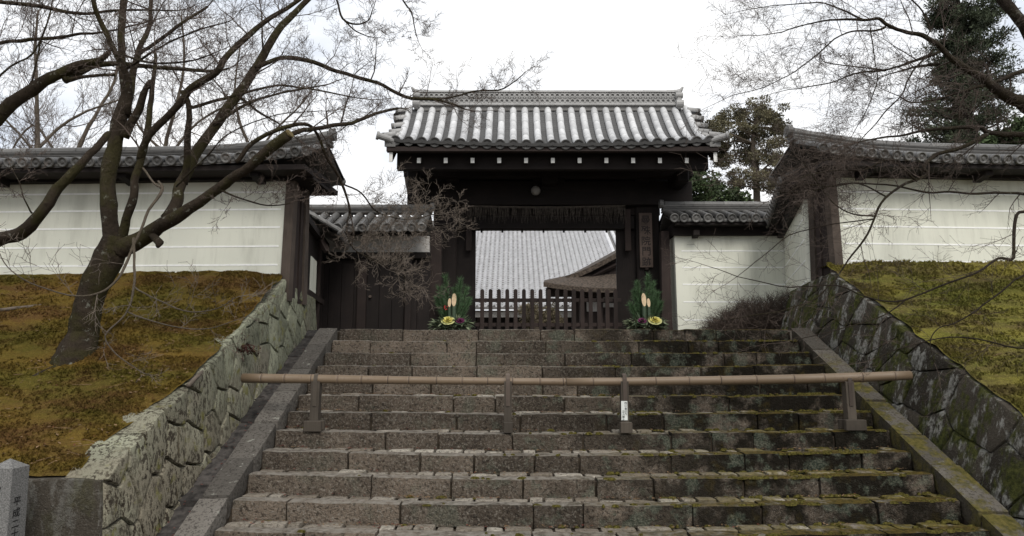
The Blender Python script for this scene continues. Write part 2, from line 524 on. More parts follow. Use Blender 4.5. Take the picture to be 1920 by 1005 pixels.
M_GUT = m_plain('gutter_slab_stone', (0.0372, 0.033, 0.03), 0.45, 0.85, 16, rnd=0.3)
M_GROUND = m_plain('gravel_earth', (0.119, 0.105, 0.0875), 0.3, 0.95, 8)
M_GRANP = m_plain('pillar_granite', (0.136, 0.133, 0.127), 0.35, 0.8, 110)
M_STRAW = m_plain('old_straw', (0.075, 0.062, 0.05), 0.25, bump=0)
M_LEAFR = m_plain('dry_red_leaf', (0.112, 0.028, 0.02), 0.4, 0.8, 30, bump=0)
M_LEAFB = m_plain('dry_brown_leaf', (0.049, 0.0168, 0.0126), 0.4, 0.8, 30, bump=0)

def m_bamboo():
    t = NT('dry_bamboo', 0.5, 0.4)
    base = t.mix(t.noise(9, 5, 0.6, stretch=(0.12, 1, 1)), (0.155, 0.108, 0.066), (0.27, 0.195, 0.125))
    base = t.mix(t.smooth(t.noise(24, 5, 0.7), 0.57, 0.7, 0, 0.6), base, (0.13, 0.085, 0.06))
    t.bump(t.noise(50, 3, stretch=(0.05, 1, 1)), 0.15, 0.004)
    return t.color(base, 0.72)
M_BAM = m_bamboo()

# ------------------------------------------------------------------ levels
LZ = 0.42                                   # landing
Y1, TR, RI = 9.257, 0.336, 0.155            # first riser, tread, riser
XL, XR = -2.31, 3.69                        # stair sides
GZ = -1.60                                  # path at the foot of the stairs
SL = RI / TR
def nosing(y): return min(LZ, LZ - SL * (Y1 - y))
def sag(i, x): return -0.045 * (i - 1) / 10.0 * (1 - ((x - 0.69) / 3.0) ** 2)

# ------------------------------------------------------------------ ground, landing, stairway
mb = MB(); mb.add([(-900,-300,GZ-0.02),(900,-300,GZ-0.02),(900,1500,GZ-0.02),(-900,1500,GZ-0.02)], [(0,1,2,3)])
tag(build('ground', mb, M_GROUND), 'earth path at the foot of the stone stairs', kind='structure')
mb = MB()
mb.box((-60, Y1+0.30, LZ-1.2), (60, 95, LZ-0.006))
tag(build('courtyard', mb, M_GROUND), 'earth courtyard level with the top of the stairs', kind='structure')

def rough_block(mb, lo, hi, rng, cell=0.14, rnd=0.014, amp=0.006):
    """stone block: surface lattice with rounded, chipped edges"""
    dims = [hi[k]-lo[k] for k in range(3)]
    ns = [max(2, min(9, int(round(d/cell)))) for d in dims]
    idx, vs, fs = {}, [], []
    so = Vector((rng.uniform(0,90), rng.uniform(0,90), rng.uniform(0,90)))
    def coord(k, i):
        n = ns[k]
        if i == 0: return lo[k]
        if i == n: return hi[k]
        if n == 2: return (lo[k]+hi[k])/2
        e = min(rnd*1.6, dims[k]*0.2)
        if i == 1: return lo[k]+e
        if i == n-1: return hi[k]-e
        return lo[k]+e+(dims[k]-2*e)*(i-1)/(n-2)
    def vid(i, j, k):
        key = (i,j,k)
        if key in idx: return idx[key]
        p = Vector((coord(0,i), coord(1,j), coord(2,k)))
        ends = [i in (0,ns[0]), j in (0,ns[1]), k in (0,ns[2])]
        c = Vector(((lo[0]+hi[0])/2, (lo[1]+hi[1])/2, (lo[2]+hi[2])/2))
        nb = sum(ends)
        if nb >= 2:
            chip = rnd * (0.7 + 0.9*abs(noise.noise((p+so)*6)))
            for a, q in enumerate((i,j,k)):
                if ends[a]: p[a] += chip*(0.45 if nb == 2 else 0.6)*(1 if q == 0 else -1)
        w = noise.noise_vector((p+so)*4.5)*amp + noise.noise_vector((p+so)*14)*amp*0.5
        p += w
        idx[key] = len(vs); vs.append(p)
        return idx[key]
    for a in range(3):
        b, c = (a+1) % 3, (a+2) % 3
        for side in (0, ns[a]):
            for i in range(ns[b]):
                for j in range(ns[c]):
                    q = []
                    for (di, dj) in ((0,0),(1,0),(1,1),(0,1)):
                        t3 = [0,0,0]; t3[a] = side; t3[b] = i+di; t3[c] = j+dj
                        q.append(vid(*t3))
                    fs.append(q if side else q[::-1])
    mb.add(vs, fs)

NROW = 13
core = MB()
for i in range(1, NROW+1):
    zt = LZ - RI*(i-1)
    core.box((XL-0.02, Y1-TR*(i-1)+0.03, GZ-0.3), (XR+0.02, Y1-TR*(i-1)+TR+0.028, zt-0.03 - 0.045*(i-1)/10.0))
stairs = tag(build('stone_stairway', core, M_SOIL), 'worn granite stairway rising to the temple gate', kind='structure')
rng = random.Random(11)
for i in range(1, NROW+1):
    yf = Y1 - TR*(i-1); zt = LZ - RI*(i-1)
    dep = 0.185 if i >= 5 else TR+0.01
    x = XL
    while x < XR - 0.02:
        w = rng.choice((0.42, 0.55, 0.66, 0.8, 0.95, 1.1)) * rng.uniform(0.9, 1.1)
        if XR - (x+w) < 0.36: w = XR - x
        xm = x + w/2
        dz = sag(i, xm) + rng.uniform(-0.007, 0.007)
        dy = rng.uniform(-0.010, 0.010)
        b = MB()
        g = rng.uniform(0.003, 0.009)
        rough_block(b, (x+g, yf+dy, zt-RI-0.03), (x+w-g, yf+dep+rng.uniform(-0.02,0.01), zt), rng, 0.11, 0.011, 0.009)
        b.v = [(p[0], p[1], p[2] + dz + (sag(i, p[0]) - sag(i, xm))) for p in b.v]
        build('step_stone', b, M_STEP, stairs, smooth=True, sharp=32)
        x += w
    if i >= 5:
        x = XL
        while x < XR - 0.02:
            w = rng.uniform(0.11, 0.30)
            if XR - (x+w) < 0.1: w = XR - x
            b = MB()
            h = rng.uniform(-0.016, 0.010) - (0.006 if x > 2.4 else 0)
            a0 = yf + dep + 0.010 + rng.uniform(-0.015, 0.012)
            rough_block(b, (x+0.006, a0, zt-0.1), (x+w-0.006, yf+TR+0.012, zt + h), rng, 0.06, 0.014, 0.008)
            z0 = sag(i, x+w/2)
            b.v = [(p[0], p[1], p[2]+z0) for p in b.v]
            build('cobble', b, M_COB, stairs, smooth=True, sharp=40)
            x += w

def inclined(mb, x0, x1, ya, yb, off, thick, rng, rnd=0.016):
    """slab lying on the stair slope between two depths"""
    b = MB()
    rough_block(b, (x0, ya, -thick), (x1, yb, 0.0), rng, 0.13, rnd, 0.006)
    mb.add([(p[0], p[1], p[2] + LZ - SL*(Y1-p[1]) + off) for p in b.v], b.f)

for side in (-1, 1):
    x0, x1 = ((-2.555, -2.312) if side < 0 else (3.692, 3.935))
    par = MB()
    par.hexa([(x0+0.015, 4.9, GZ-0.2), (x1-0.015, 4.9, GZ-0.2), (x1-0.015, Y1+0.3, GZ-0.2), (x0+0.015, Y1+0.3, GZ-0.2),
              (x0+0.015, 4.9, LZ-SL*(Y1-4.9)-0.04), (x1-0.015, 4.9, LZ-SL*(Y1-4.9)-0.04), (x1-0.015, Y1-0.05, LZ-0.06), (x0+0.015, Y1-0.05, LZ-0.06)])
    po = tag(build('stair_parapet', par, M_SOIL), 'sloping %s granite kerb along the %s edge of the stairs' % (('grey', 'left') if side < 0 else ('mossy', 'right')), kind='structure')
    rng = random.Random(5 + side)
    y = Y1 - 0.03
    while y > 4.9:
        l = rng.uniform(0.46, 0.68)
        b = MB()
        inclined(b, x0+rng.uniform(-0.006,0.006), x1+rng.uniform(-0.006,0.006), y-l+0.004, y-0.004, 0.045+rng.uniform(-0.008,0.008), 0.2, rng, 0.014)
        build('coping_stone', b, M_COPE, po, smooth=True, sharp=32)
        y -= l
# gutter of dark slabs between the left parapet and the retaining wall
gb = MB(); gb.hexa([(-2.9,4.7,GZ-0.3),(-2.55,4.7,GZ-0.3),(-2.55,10.2,GZ-0.3),(-2.9,10.2,GZ-0.3),
                    (-2.9,4.7,nosing(4.7)-0.14),(-2.55,4.7,nosing(4.7)-0.14),(-2.55,10.2,LZ-0.1),(-2.9,10.2,LZ-0.1)])
gut = tag(build('stone_gutter', gb, M_SOIL), 'dark slab gutter beside the lichened retaining wall', kind='structure')
rng = random.Random(3)
y = Y1 + 0.2
while y > 4.8:
    l = rng.uniform(0.16, 0.42)
    b = MB()
    inclined(b, -2.80, -2.57, y-l+0.006, y-0.006, -0.075+rng.uniform(-0.02,0.02), 0.12, rng, 0.014)
    build('gutter_slab', b, M_GUT, gut, smooth=True, sharp=32)
    y -= l
# earth strip at the right
eb = MB(); eb.hexa([(3.9,4.2,GZ-0.3),(4.3,4.2,GZ-0.3),(4.3,10.6,GZ-0.3),(3.9,10.6,GZ-0.3),
                    (3.9,4.2,nosing(4.2)-0.02),(4.3,4.2,nosing(4.2)+0.03),(4.3,9.4,LZ-0.01),(3.9,9.4,LZ-0.01)])
tag(build('earth_strip', eb, M_SOIL), 'strip of dark earth below the mossy retaining wall', kind='structure')
# landing slabs behind the top step
lb = MB()
lb.box((-4.6, Y1+TR+0.02, LZ-0.4), (6.2, 19, LZ-0.002))
tag(build('landing', lb, M_GROUND), 'flat landing between the top step and the gate', kind='structure')

# ------------------------------------------------------------------ retaining walls
def clip(poly, px, py, nx, ny):
    """keep the side where (p - P).n <= 0"""
    out = []
    for i in range(len(poly)):
        a, b = poly[i], poly[(i+1) % len(poly)]
        da = (a[0]-px)*nx + (a[1]-py)*ny
        db = (b[0]-px)*nx + (b[1]-py)*ny
        if da <= 0: out.append(a)
        if (da < 0 < db) or (db < 0 < da):
            t = da/(da-db)
            out.append((a[0]+(b[0]-a[0])*t, a[1]+(b[1]-a[1])*t))
    return out

def area(p):
    return 0.5*sum(p[i][0]*p[(i+1)%len(p)][1]-p[(i+1)%len(p)][0]*p[i][1] for i in range(len(p)))

def stone_wall(root, region, spacing, mapf0, mat, rng, gap=0.008, bulge=0.03, back=0.25, jit=0.38, tall=1.0):
    region = [(p[0], p[1]/tall) for p in region]
    mapf = lambda s, h, o: mapf0(s, h*tall, o)
    """fit irregular stones (Voronoi cells) into the region; mapf(s, h, out) -> world"""
    s0, s1 = min(p[0] for p in region), max(p[0] for p in region)
    h0, h1 = min(p[1] for p in region), max(p[1] for p in region)
    def inside(p, m=0.0):
        n = len(region)
        for i in range(n):
            a, b = region[i], region[(i+1) % n]
            l = math.hypot(b[0]-a[0], b[1]-a[1])
            if ((b[0]-a[0])*(p[1]-a[1]) - (b[1]-a[1])*(p[0]-a[0]))/l < m: return False
        return True
    seeds = []
    r = 0; h = h0
    while h < h1 + spacing:
        s = s0 - spacing*(0.5 if r % 2 else 0.0)
        while s < s1 + spacing:
            q = (s + rng.uniform(-jit, jit)*spacing, h + rng.uniform(-jit, jit)*spacing*0.85)
            if inside(q, -0.05): seeds.append(q)
            s += spacing*rng.uniform(0.8, 1.2)
        h += spacing*0.85; r += 1
    for q in seeds:
        poly = list(region)
        for w in seeds:
            if w is q: continue
            d = math.hypot(w[0]-q[0], w[1]-q[1])
            if d > spacing*3.2: continue
            nx, ny = (w[0]-q[0])/d, (w[1]-q[1])/d
            poly = clip(poly, (q[0]+w[0])/2 - nx*gap, (q[1]+w[1])/2 - ny*gap, nx, ny)
            if len(poly) < 3: break
        if len(poly) < 3 or area(poly) < 0.012: continue
        # split long edges and roughen
        pts = []
        for i in range(len(poly)):
            a, b = poly[i], poly[(i+1) % len(poly)]
            l = math.hypot(b[0]-a[0], b[1]-a[1])
            if l < 0.02: continue
            k = max(1, int(l/0.10))
            for j in range(k):
                t = j/k
                p = (a[0]+(b[0]-a[0])*t, a[1]+(b[1]-a[1])*t)
                w = noise.noise_vector(Vector((p[0]*7, p[1]*7, q[0]))) * 0.012
                pts.append((p[0]+w.x, p[1]+w.y))
        n = len(pts)
        if n < 3: continue
        cx = sum(p[0] for p in pts)/n; cy = sum(p[1] for p in pts)/n
        sz = math.sqrt(abs(area(poly)))
        o = rng.uniform(-0.5, 0.7)*bulge
        tx, ty = rng.uniform(-0.7, 0.7)*bulge, rng.uniform(-0.7, 0.7)*bulge
        rings = []
        for (k, d) in ((1.0, -back), (1.0, -0.022), (1-0.016/sz, 0.0), (1-0.07/sz if sz > 0.2 else 0.7, bulge*0.55), (0.45, bulge*0.85)):
            ring = []
            for p in pts:
                s, hh = cx+(p[0]-cx)*k, cy+(p[1]-cy)*k
                dd = d if d < -0.1 else d + o + (s-cx)*tx + (hh-cy)*ty + 0.016*noise.noise(Vector((s*9, hh*9, q[1]*5)))
                ring.append(mapf(s, hh, dd))
            rings.append(ring)
        b = MB()
        vs = [p for ring in rings for p in ring]
        vs.append(mapf(cx, cy, bulge + o)); vs.append(mapf(cx, cy, -back))
        fs = []
        for a in range(len(rings)-1):
            for i in range(n):
                j = (i+1) % n
                fs.append((a*n+i, a*n+j, (a+1)*n+j, (a+1)*n+i))
        last = (len(rings)-1)*n
        for i in range(n): fs.append((last+i, last+(i+1)%n, len(vs)-2)); fs.append(((i+1)%n, i, len(vs)-1))
        b.add(vs, fs)
        build('stone', b, mat, root, smooth=True, sharp=30)

MOSS_L = lambda y: -0.787 + 0.4975*(y - 5.017)
MOSS_R = lambda y: 1.17 + 0.497*(y - 9.10)

def left_map(s, h, o):
    zf = nosing(s) - 0.1
    h += 0.045*noise.noise(Vector((s*2.6, 3.3, 0)))*max(0, min(1, (h-zf)/0.9))
    return Vector((-2.765 - 0.085*(h - zf) + o, s, h))
def right_map(s, h, o):
    zf = nosing(s) - 0.05
    return Vector((3.985 + 0.30*(h - zf) - o, s, h))

rwl = thing('retaining_wall', (-2.95, 7.4, GZ), 'pale green lichened stone retaining wall left of the stairs', 'stone wall')
regL = [(5.0, -1.72), (9.9, 0.24), (9.9, 0.89), (9.0, 0.955), (8.72, 1.05), (5.0, -0.80)]
stone_wall(rwl, regL, 0.29, left_map, M_LICH, random.Random(21), 0.0055, 0.009, 0.3, 0.34, 1.35)
cb = MB()
cb.hexa([(-3.4,5.08,-1.9),(-2.87,5.08,-1.9),(-2.80,9.85,0.1),(-3.4,9.85,0.1),(-3.4,5.08,-0.86),(-2.93,5.08,-0.86),(-2.90,8.75,0.93),(-3.4,8.75,0.93)])
build('core', cb, M_SOIL, rwl)
cb = MB(); cb.box((-3.3,8.6,0.0),(-2.87,9.87,0.84)); build('core', cb, M_SOIL, rwl)
rfl = thing('retaining_wall', (-6.0, 5.1, GZ), 'low dark stone wall holding the front of the ochre moss bank', 'stone wall')
stone_wall(rfl, [(-12.0, -1.75), (-2.80, -1.75), (-2.855, -0.815), (-12.0, -0.80)], 0.75,
           lambda s, h, o: Vector((s, 4.985 - o, h)), M_FRONTW, random.Random(8), 0.003, 0.012, 0.25, 0.25)
cb = MB(); cb.box((-12,5.09,-1.9),(-2.98,5.5,-0.87)); build('core', cb, M_SOIL, rfl)

rwr = thing('retaining_wall', (4.4, 7.2, GZ), 'dark mossy stone retaining wall right of the stairs', 'stone wall')
regR = [(4.2, -1.95), (10.4, 0.36), (10.4, 1.05), (9.15, 1.17), (4.2, -1.27)]
stone_wall(rwr, regR, 0.48, right_map, M_DARKW, random.Random(33), 0.005, 0.012, 0.3, 0.4, 0.8)
cb = MB()
cb.hexa([(4.09,4.25,-2.0),(4.8,4.25,-2.0),(4.8,10.3,0.2),(4.09,10.3,0.2),(4.16,4.25,-1.36),(4.8,4.25,-1.36),(4.8,9.1,1.02),(4.34,9.1,1.02)])
build('core', cb, M_SOIL, rwr)

# ------------------------------------------------------------------ moss banks
def bank(name, xa, xb, ya, yb, prof, edge, mat, label, nx, ny):
    mb = MB(); vs = []; fs = []
    for j in range(ny+1):
        y = ya + (yb-ya)*j/ny
        for i in range(nx+1):
            x = xa + (xb-xa)*i/nx
            e = edge(y)
            x = e + (x - xa) * ((xb - e)/(xb - xa)) if True else x
            d = abs(x - e)
            z = prof(y) + 0.035*fbm((x*0.8, y*0.8, 2.0), 1.0, 3) + 0.02*fbm((x*5, y*5, 0), 1.0, 3) + 0.03*min(1, d/0.5) - 0.03
            z += 0.10*math.exp(-((x+3.9)/1.2)**2 - ((y-8.3)/0.5)**2)
            vs.append((x, y, z))
    for j in range(ny):
        for i in range(nx):
            a = j*(nx+1)+i
            fs.append((a, a+1, a+nx+2, a+nx+1))
    mb.add(vs, fs)
    o = build(name, mb, mat, None, smooth=True)
    tag(o, label, kind='structure')
    return vs

left_edge = lambda y: -2.775 - 0.085*(MOSS_L(y) - nosing(y) + 0.1) - 0.025 - 0.22*max(0, min(1, (6.3-y)/1.1)) - 0.05*fbm((0, y*2.3, 1), 1.0, 3)
right_edge = lambda y: 3.985 + 0.30*(MOSS_R(y) - nosing(y) + 0.05) + 0.03 + 0.05*fbm((3, y*2.3, 1), 1.0, 3)
def profL(y):
    k = max(0.0, y - 8.55)
    return MOSS_L(min(y, 8.75)) + 0.03 - (0.05*math.exp(-(y-5.05)/0.06))
def profR(y): return MOSS_R(min(y, 9.35)) + 0.045
bank('moss_bank', -3.0, -14.0, 5.06, 9.3, profL, left_edge, M_MOSSL, 'ochre and brown moss bank left of the stairs', 240, 100)
bank('moss_bank', 4.4, 15.0, 3.6, 9.9, profR, right_edge, M_MOSSR, 'yellow green moss bank right of the stairs', 220, 130)

def tufts(n, xa, xb, ya, yb, prof, edge, rng, h=0.022):
    mb = MB()
    vs, fs = [], []
    sgn = 1 if xb > xa else -1
    for k in range(n):
        u = rng.random()**1.5
        y = ya + (yb-ya)*rng.random()
        e = edge(y)
        x = e + sgn*(0.02 + u*abs(xb-xa))
        z = prof(y) + 0.035*fbm((x*0.8, y*0.8, 2.0), 1.0, 3) + 0.02*fbm((x*5, y*5, 0), 1.0, 3) + 0.03*min(1, abs(x-e)/0.5) - 0.03
        z += 0.10*math.exp(-((x+3.9)/1.2)**2 - ((y-8.3)/0.5)**2)
        dens = fbm((x*2.2, y*3.5, 5), 1.0, 3)
        if dens < -0.25: continue
        hh = h*(0.5+0.9*rng.random())*(0.7+max(0, dens))
        for q in range(3):
            a = rng.uniform(0, 6.283); w = 0.006 + 0.008*rng.random()
            lx, ly = rng.uniform(-1,1)*hh*0.9, rng.uniform(-1,1)*hh*0.9
            b = len(vs)
            vs += [(x+math.cos(a)*w, y+math.sin(a)*w, z-0.004), (x-math.cos(a)*w, y-math.sin(a)*w, z-0.004), (x+lx, y+ly, z+hh)]
            fs.append((b, b+1, b+2))
    mb.add(vs, fs)
    return mb
tag(build('moss_tufts', tufts(34000, -3, -8.5, 5.08, 8.7, profL, left_edge, random.Random(2)), M_MOSSL), 'short moss tufts on the left bank', kind='stuff')
tag(build('moss_tufts', tufts(22000, 4.4, 8.8, 5.3, 9.4, profR, right_edge, random.Random(4), 0.03), M_MOSSR), 'short moss tufts on the right bank', kind='stuff')

# ------------------------------------------------------------------ tile pieces
def tile_mesh(name, l, r, mat, disc=True, n=8, face=None, dr=1.12):
    """round cover tile lying along +Y from the eave (y=0) up the slope; optional end disc facing -Y"""
    mb = MB()
    vs, fs = [], []
    for j, (y, rr) in enumerate(((0.0, r*1.06), (l*0.93, r*1.0), (l, r*0.93))):
        for k in range(n+1):
            th = math.pi*k/n
            vs.append((math.cos(th)*rr, y, math.sin(th)*rr))
    for j in range(2):
        for k in range(n):
            a = j*(n+1)+k
            fs.append((a, a+1, a+n+2, a+n+1))
    fs.append(tuple(range(n+1)))
    mb.add(vs, fs)
    if disc:
        m = 16; R0 = r*dr; cz = r*1.06 - R0
        rings = ((0.02, R0), (-0.03, R0), (-0.03, R0*0.76), (-0.018, R0*0.70), (-0.018, R0*0.34), (-0.028, R0*0.2))
        vs, fs = [], []
        for (y, q) in rings:
            for k in range(m):
                th = 2*math.pi*k/m
                vs.append((math.cos(th)*q, y, cz + math.sin(th)*q))
        for a in range(len(rings)-1):
            for k in range(m):
                fs.append((a*m+k, a*m+(k+1)%m, (a+1)*m+(k+1)%m, (a+1)*m+k))
        fs.append(tuple((len(rings)-1)*m+k for k in range(m)))
        fs.append(tuple(reversed(range(m))))
        mb.mi = 1 if face else 0
        mb.add(vs, fs); mb.mi = 0
    me = mesh_from(mb, name, False)
    me.materials.append(mat)
    if face:
        me.materials.append(face); me.polygons.foreach_set('material_index', mb.m)
    for p in me.polygons: p.use_smooth = len(p.vertices) == 4
    return me

def sect_prism(mb, pts, M0, M1):
    """extrude a (a,b) section between two frames given as functions -> world"""
    n = len(pts)
    vs = [M0(*p) for p in pts] + [M1(*p) for p in pts]
    fs = [(i, (i+1)%n, n+(i+1)%n, n+i) for i in range(n)]
    fs.append(tuple(reversed(range(n)))); fs.append(tuple(range(n, 2*n)))
    mb.add(vs, fs)

def wall_roof(root, A, d, n, length, zE, zR, half, pitch, rt, lift0=0.0, lift1=0.0, back=True, zcap=0.14, mt=None, drop=0.0, bar=None):
    """tiled coping roof along axis d from A (XY), eave height zE at +-half, ridge base zR; rows spaced by pitch"""
    mt = mt or M_TILED
    def lf(s):
        a = max(0, 1 - s/2.0)**2*lift0 + max(0, 1-(length-s)/2.0)**2*lift1
        return a - drop*s
    def P(s, t, z): return Vector((A[0]+d[0]*s+n[0]*t, A[1]+d[1]*s+n[1]*t, z))
    zr = lambda s: zR + lf(s)
    ze = lambda s: zE + 0.6*max(0,lf(s)) + min(0, lf(s))
    # pan tiles: stepped troughs between the cover rows
    S = max(2, int(round(length/pitch)))
    pw = length/S
    for sgn in ((1, -1) if back else (1,)):
        mb = MB()
        K = 6
        for i in range(S):
            for k in range(K):
                vs = []
                for q in range(5):
                    s = (i + q/4)*pw
                    sagq = -0.022*math.sin(math.pi*q/4)
                    for e in (0, 1):
                        f = (k+e)/K
                        t = half*(1-f)
                        z = ze(s) + (zr(s)-ze(s))*f + sagq - 0.015 + (0.012 if e == 0 else -0.004)
                        vs.append(P(s, sgn*t, z))
                fs = []
                for q in range(4):
                    fs.append((2*q, 2*q+2, 2*q+3, 2*q+1))
                b0 = len(vs)
                for q in range(5):
                    v = vs[2*q]; vs.append(Vector((v.x, v.y, v.z-0.03)))
                for q in range(4): fs.append((2*q, b0+q, b0+q+1, 2*q+2))
                mb.add(vs, fs)
        # under-surface
        vs = []
        for i in range(S+1):
            s = i*pw
            vs += [P(s, sgn*half*0.99, ze(s)-0.07), P(s, 0, zr(s)-0.07), P(s, sgn*half*0.99, ze(s)-0.02)]
        mb.add(vs, [(3*i, 3*i+3, 3*i+4, 3*i+1) for i in range(S)] + [(3*i, 3*i+2, 3*i+5, 3*i+3) for i in range(S)])
        build('pan_tiles', mb, mt, root, kind='stuff')
    # cover rows
    slope = math.hypot(half, zR-zE)
    me = tile_mesh('cover_tile', slope-0.03, rt, mt, dr=1.25)
    for sgn in ((1, -1) if back else (1,)):
        for i in range(S+1):
            s = i*pw
            if i == 0: s += rt*0.6
            if i == S: s -= rt*0.6
            e = P(s, sgn*(half+0.012), ze(s)+0.004); r = P(s, 0, zr(s)+0.004)
            up = (r-e).normalized()
            x = Vector((d[0], d[1], 0))
            x = x - up*x.dot(up); x.normalize()
            if sgn < 0: x = -x
            z = x.cross(up)
            if z.z < 0: x = -x; z = -z
            inst('cover_tile', me, frame(e, x, up, z), root)
    # ridge courses and round cap
    hcap = zcap
    for c in range(3):
        mb = MB(); w = 0.105 - 0.012*c; z0, z1 = hcap*c/3.0 + 0.012, hcap*(c+1)/3.0
        K = 10
        for i in range(K):
            s0, s1 = length*i/K - (0.04 if i == 0 else 0), length*(i+1)/K + (0.04 if i == K-1 else 0)
            f0 = lambda a, b, s=s0: P(s, a, zr(s)+b); f1 = lambda a, b, s=s1: P(s, a, zr(s)+b)
            sect_prism(mb, [(-w, z0), (w, z0), (w+0.012, z1-0.012), (w+0.012, z1-0.002), (-w-0.012, z1-0.002), (-w-0.012, z1-0.012)], f0, f1)
        build('ridge_course', mb, mt, root)
    K = max(2, int(length/0.34))
    cyl = MB()
    for i in range(K):
        s0, s1 = length*i/K, length*(i+1)/K
        cyl = MB()
        cyl.tube([P(s0-0.0, 0, zr(s0)+hcap+0.02), P(s1-0.004, 0, zr(s1)+hcap+0.02)], [0.066, 0.062], 10)
        build('ridge_cap', cyl, mt, root, smooth=False)
    for s in (0.0, length):
        mb = MB()
        k = -1 if s == 0 else 1
        mb.cyl(P(s+k*0.02, 0, zr(s)+hcap+0.03), P(s+k*0.09, 0, zr(s)+hcap+0.035), 0.085, 14)
        mb.cyl(P(s+k*0.09, 0, zr(s)+hcap+0.035), P(s+k*0.10, 0, zr(s)+hcap+0.035), 0.06, 14, 0.04)
        build('ridge_end', mb, mt, root)
    return P, ze, zr

def tsuiji(name, A, d, length, z0, zt, label, stripes, zE, zR, half, base_h=0.31, top_h=0.25, posts=('a',), lift0=0.18, over=0.38, pitch=0.172, zcap=0.14, drop=0.0, rt=0.052, cat='wall', mt=None, top_drop=0.0):
    """battered plaster wall. A = XY of the middle of its near end, d = direction away from that end"""
    d = Vector((d[0], d[1], 0)).normalized()
    n = Vector((d.y, -d.x, 0))
    if n.y > 0 or (abs(n.y) < 0.3 and n.x*(-A[0]+0.7) < 0): n = -n
    root = thing(name, (A[0]+d.x*length/2, A[1]+d.y*length/2, z0), label, cat)
    def W(s, t, z): return Vector((A[0], A[1], 0)) + d*s + n*t + Vector((0, 0, z))
    mb = MB()
    zt2 = zt - top_drop
    def Wt(s, t, k): # battered point
        zz = z0 + ((zt + (zt2-zt)*s/length) - z0)*k
        return W(s, t*(base_h+(top_h-base_h)*k), zz)
    mb.add([Wt(0,1,0), Wt(length,1,0), Wt(length,-1,0), Wt(0,-1,0), Wt(0,1,1), Wt(length,1,1), Wt(length,-1,1), Wt(0,-1,1)],
           [(0,3,2,1),(4,5,6,7),(0,1,5,4),(1,2,6,5),(2,3,7,6),(3,0,4,7)])
    build('wall_body', mb, M_PLAS, root)
    for z in stripes:
        k0, k1 = (z-z0-0.011)/(zt-z0), (z-z0+0.011)/(zt-z0)
        a = lambda s, k, o: Wt(s, 1, k) + n*o
        sb = MB()
        sb.add([a(0.12,k0,-0.01), a(length,k0,-0.01), a(length,k1,-0.01), a(0.12,k1,-0.01), a(0.12,k0,0.004), a(length,k0,0.004), a(length,k1,0.004), a(0.12,k1,0.004)],
               [(0,3,2,1),(4,5,6,7),(0,1,5,4),(1,2,6,5),(2,3,7,6),(3,0,4,7)])
        build('white_line', sb, M_STRIPE, root)
    # wall plate, rafters' board and soffit
    wb = MB()
    pts = lambda s, q: W(s, q[0], q[1] - top_drop*max(0,min(1,s/length)))
    for (sec, nm) in (([(top_h+0.11, zt-0.05), (top_h+0.11, zt+0.10), (-top_h-0.11, zt+0.10), (-top_h-0.11, zt-0.05)], 'wall_plate'),
                      ([(half-0.03, zE-0.125), (half-0.03, zE-0.06), (-half+0.03, zE-0.06), (-half+0.03, zE-0.125)], 'eave_board')):
        wb = MB()
        s0, s1 = -over+0.06, length
        sect_prism(wb, sec, lambda a, b: pts(s0, (a, b)), lambda a, b: pts(s1, (a, b)))
        build(nm, wb, M_WOODKX, root)
    s = 0.35
    while s < length - 0.1:
        bb = MB()
        q = lambda a, b, e: pts(s+e*0.055, (a, b))
        sect_prism(bb, [(top_h+0.10, zt-0.115), (half-0.12, zt-0.07), (half-0.12, zt+0.02), (top_h+0.10, zt+0.02)], lambda a, b: q(a, b, -1), lambda a, b: q(a, b, 1))
        build('bracket', bb, M_WOODKX, root)
        s += 1.7
    if 'a' in posts:
        for (s0, s1, e, m) in ((-0.055, 0.06, 0.04, M_WOODG),):
            for sg in (1, -1):
                pb = MB()
                f = lambda s, k, o: Wt(s, sg, k) + n*(sg*o)
                pb.add([f(s0,0,-0.10), f(s1,0,-0.10), f(s1,0,e), f(s0,0,e), f(s0,1,-0.10), f(s1,1,-0.10), f(s1,1,e), f(s0,1,e)],
                       [(0,3,2,1),(4,5,6,7),(0,1,5,4),(1,2,6,5),(2,3,7,6),(3,0,4,7)])
                build('post', pb, m, root)
        f = lambda s, t, k: Wt(s, t, k)
        for (ta, tb_, sa) in ((-0.60, -0.22, -0.03), (-0.20, 0.12, -0.012), (0.2, 0.62, -0.035)):
            pb = MB()
            pb.add([f(sa,ta,0), f(0.0,ta,0), f(0.0,tb_,0), f(sa,tb_,0), f(sa,ta,1), f(0.0,ta,1), f(0.0,tb_,1), f(sa,tb_,1)],
                   [(0,3,2,1),(4,5,6,7),(0,1,5,4),(1,2,6,5),(2,3,7,6),(3,0,4,7)])
            build('end_board', pb, M_WOODB, root)
    A2 = W(-over, 0, 0)
    wall_roof(root, (A2.x, A2.y), d, n, length+over, zE, zR, half, pitch, rt, lift0=lift0, zcap=zcap, drop=drop, mt=mt)
    return root

# long plaster walls on the banks
dL = Vector((-1, 0.045, 0)); dR = Vector((1, 0.07, 0))
strL = [pz(y, 8.70) for y in (358, 391, 425, 461, 496)]
tsuiji('plaster_wall', (-2.84, 9.0), dL, 11.0, 0.75, 2.36, 'long cream plaster wall behind the ochre moss bank', strL, 2.47, 2.66, 0.72)
strR = [pz(y, 9.33) for y in (358, 390, 423, 456, 489)]
tsuiji('plaster_wall', (4.40, 9.62), dR, 10.5, 1.0, 2.58, 'long cream plaster wall behind the green moss bank', strR, 2.70, 2.92, 0.72)
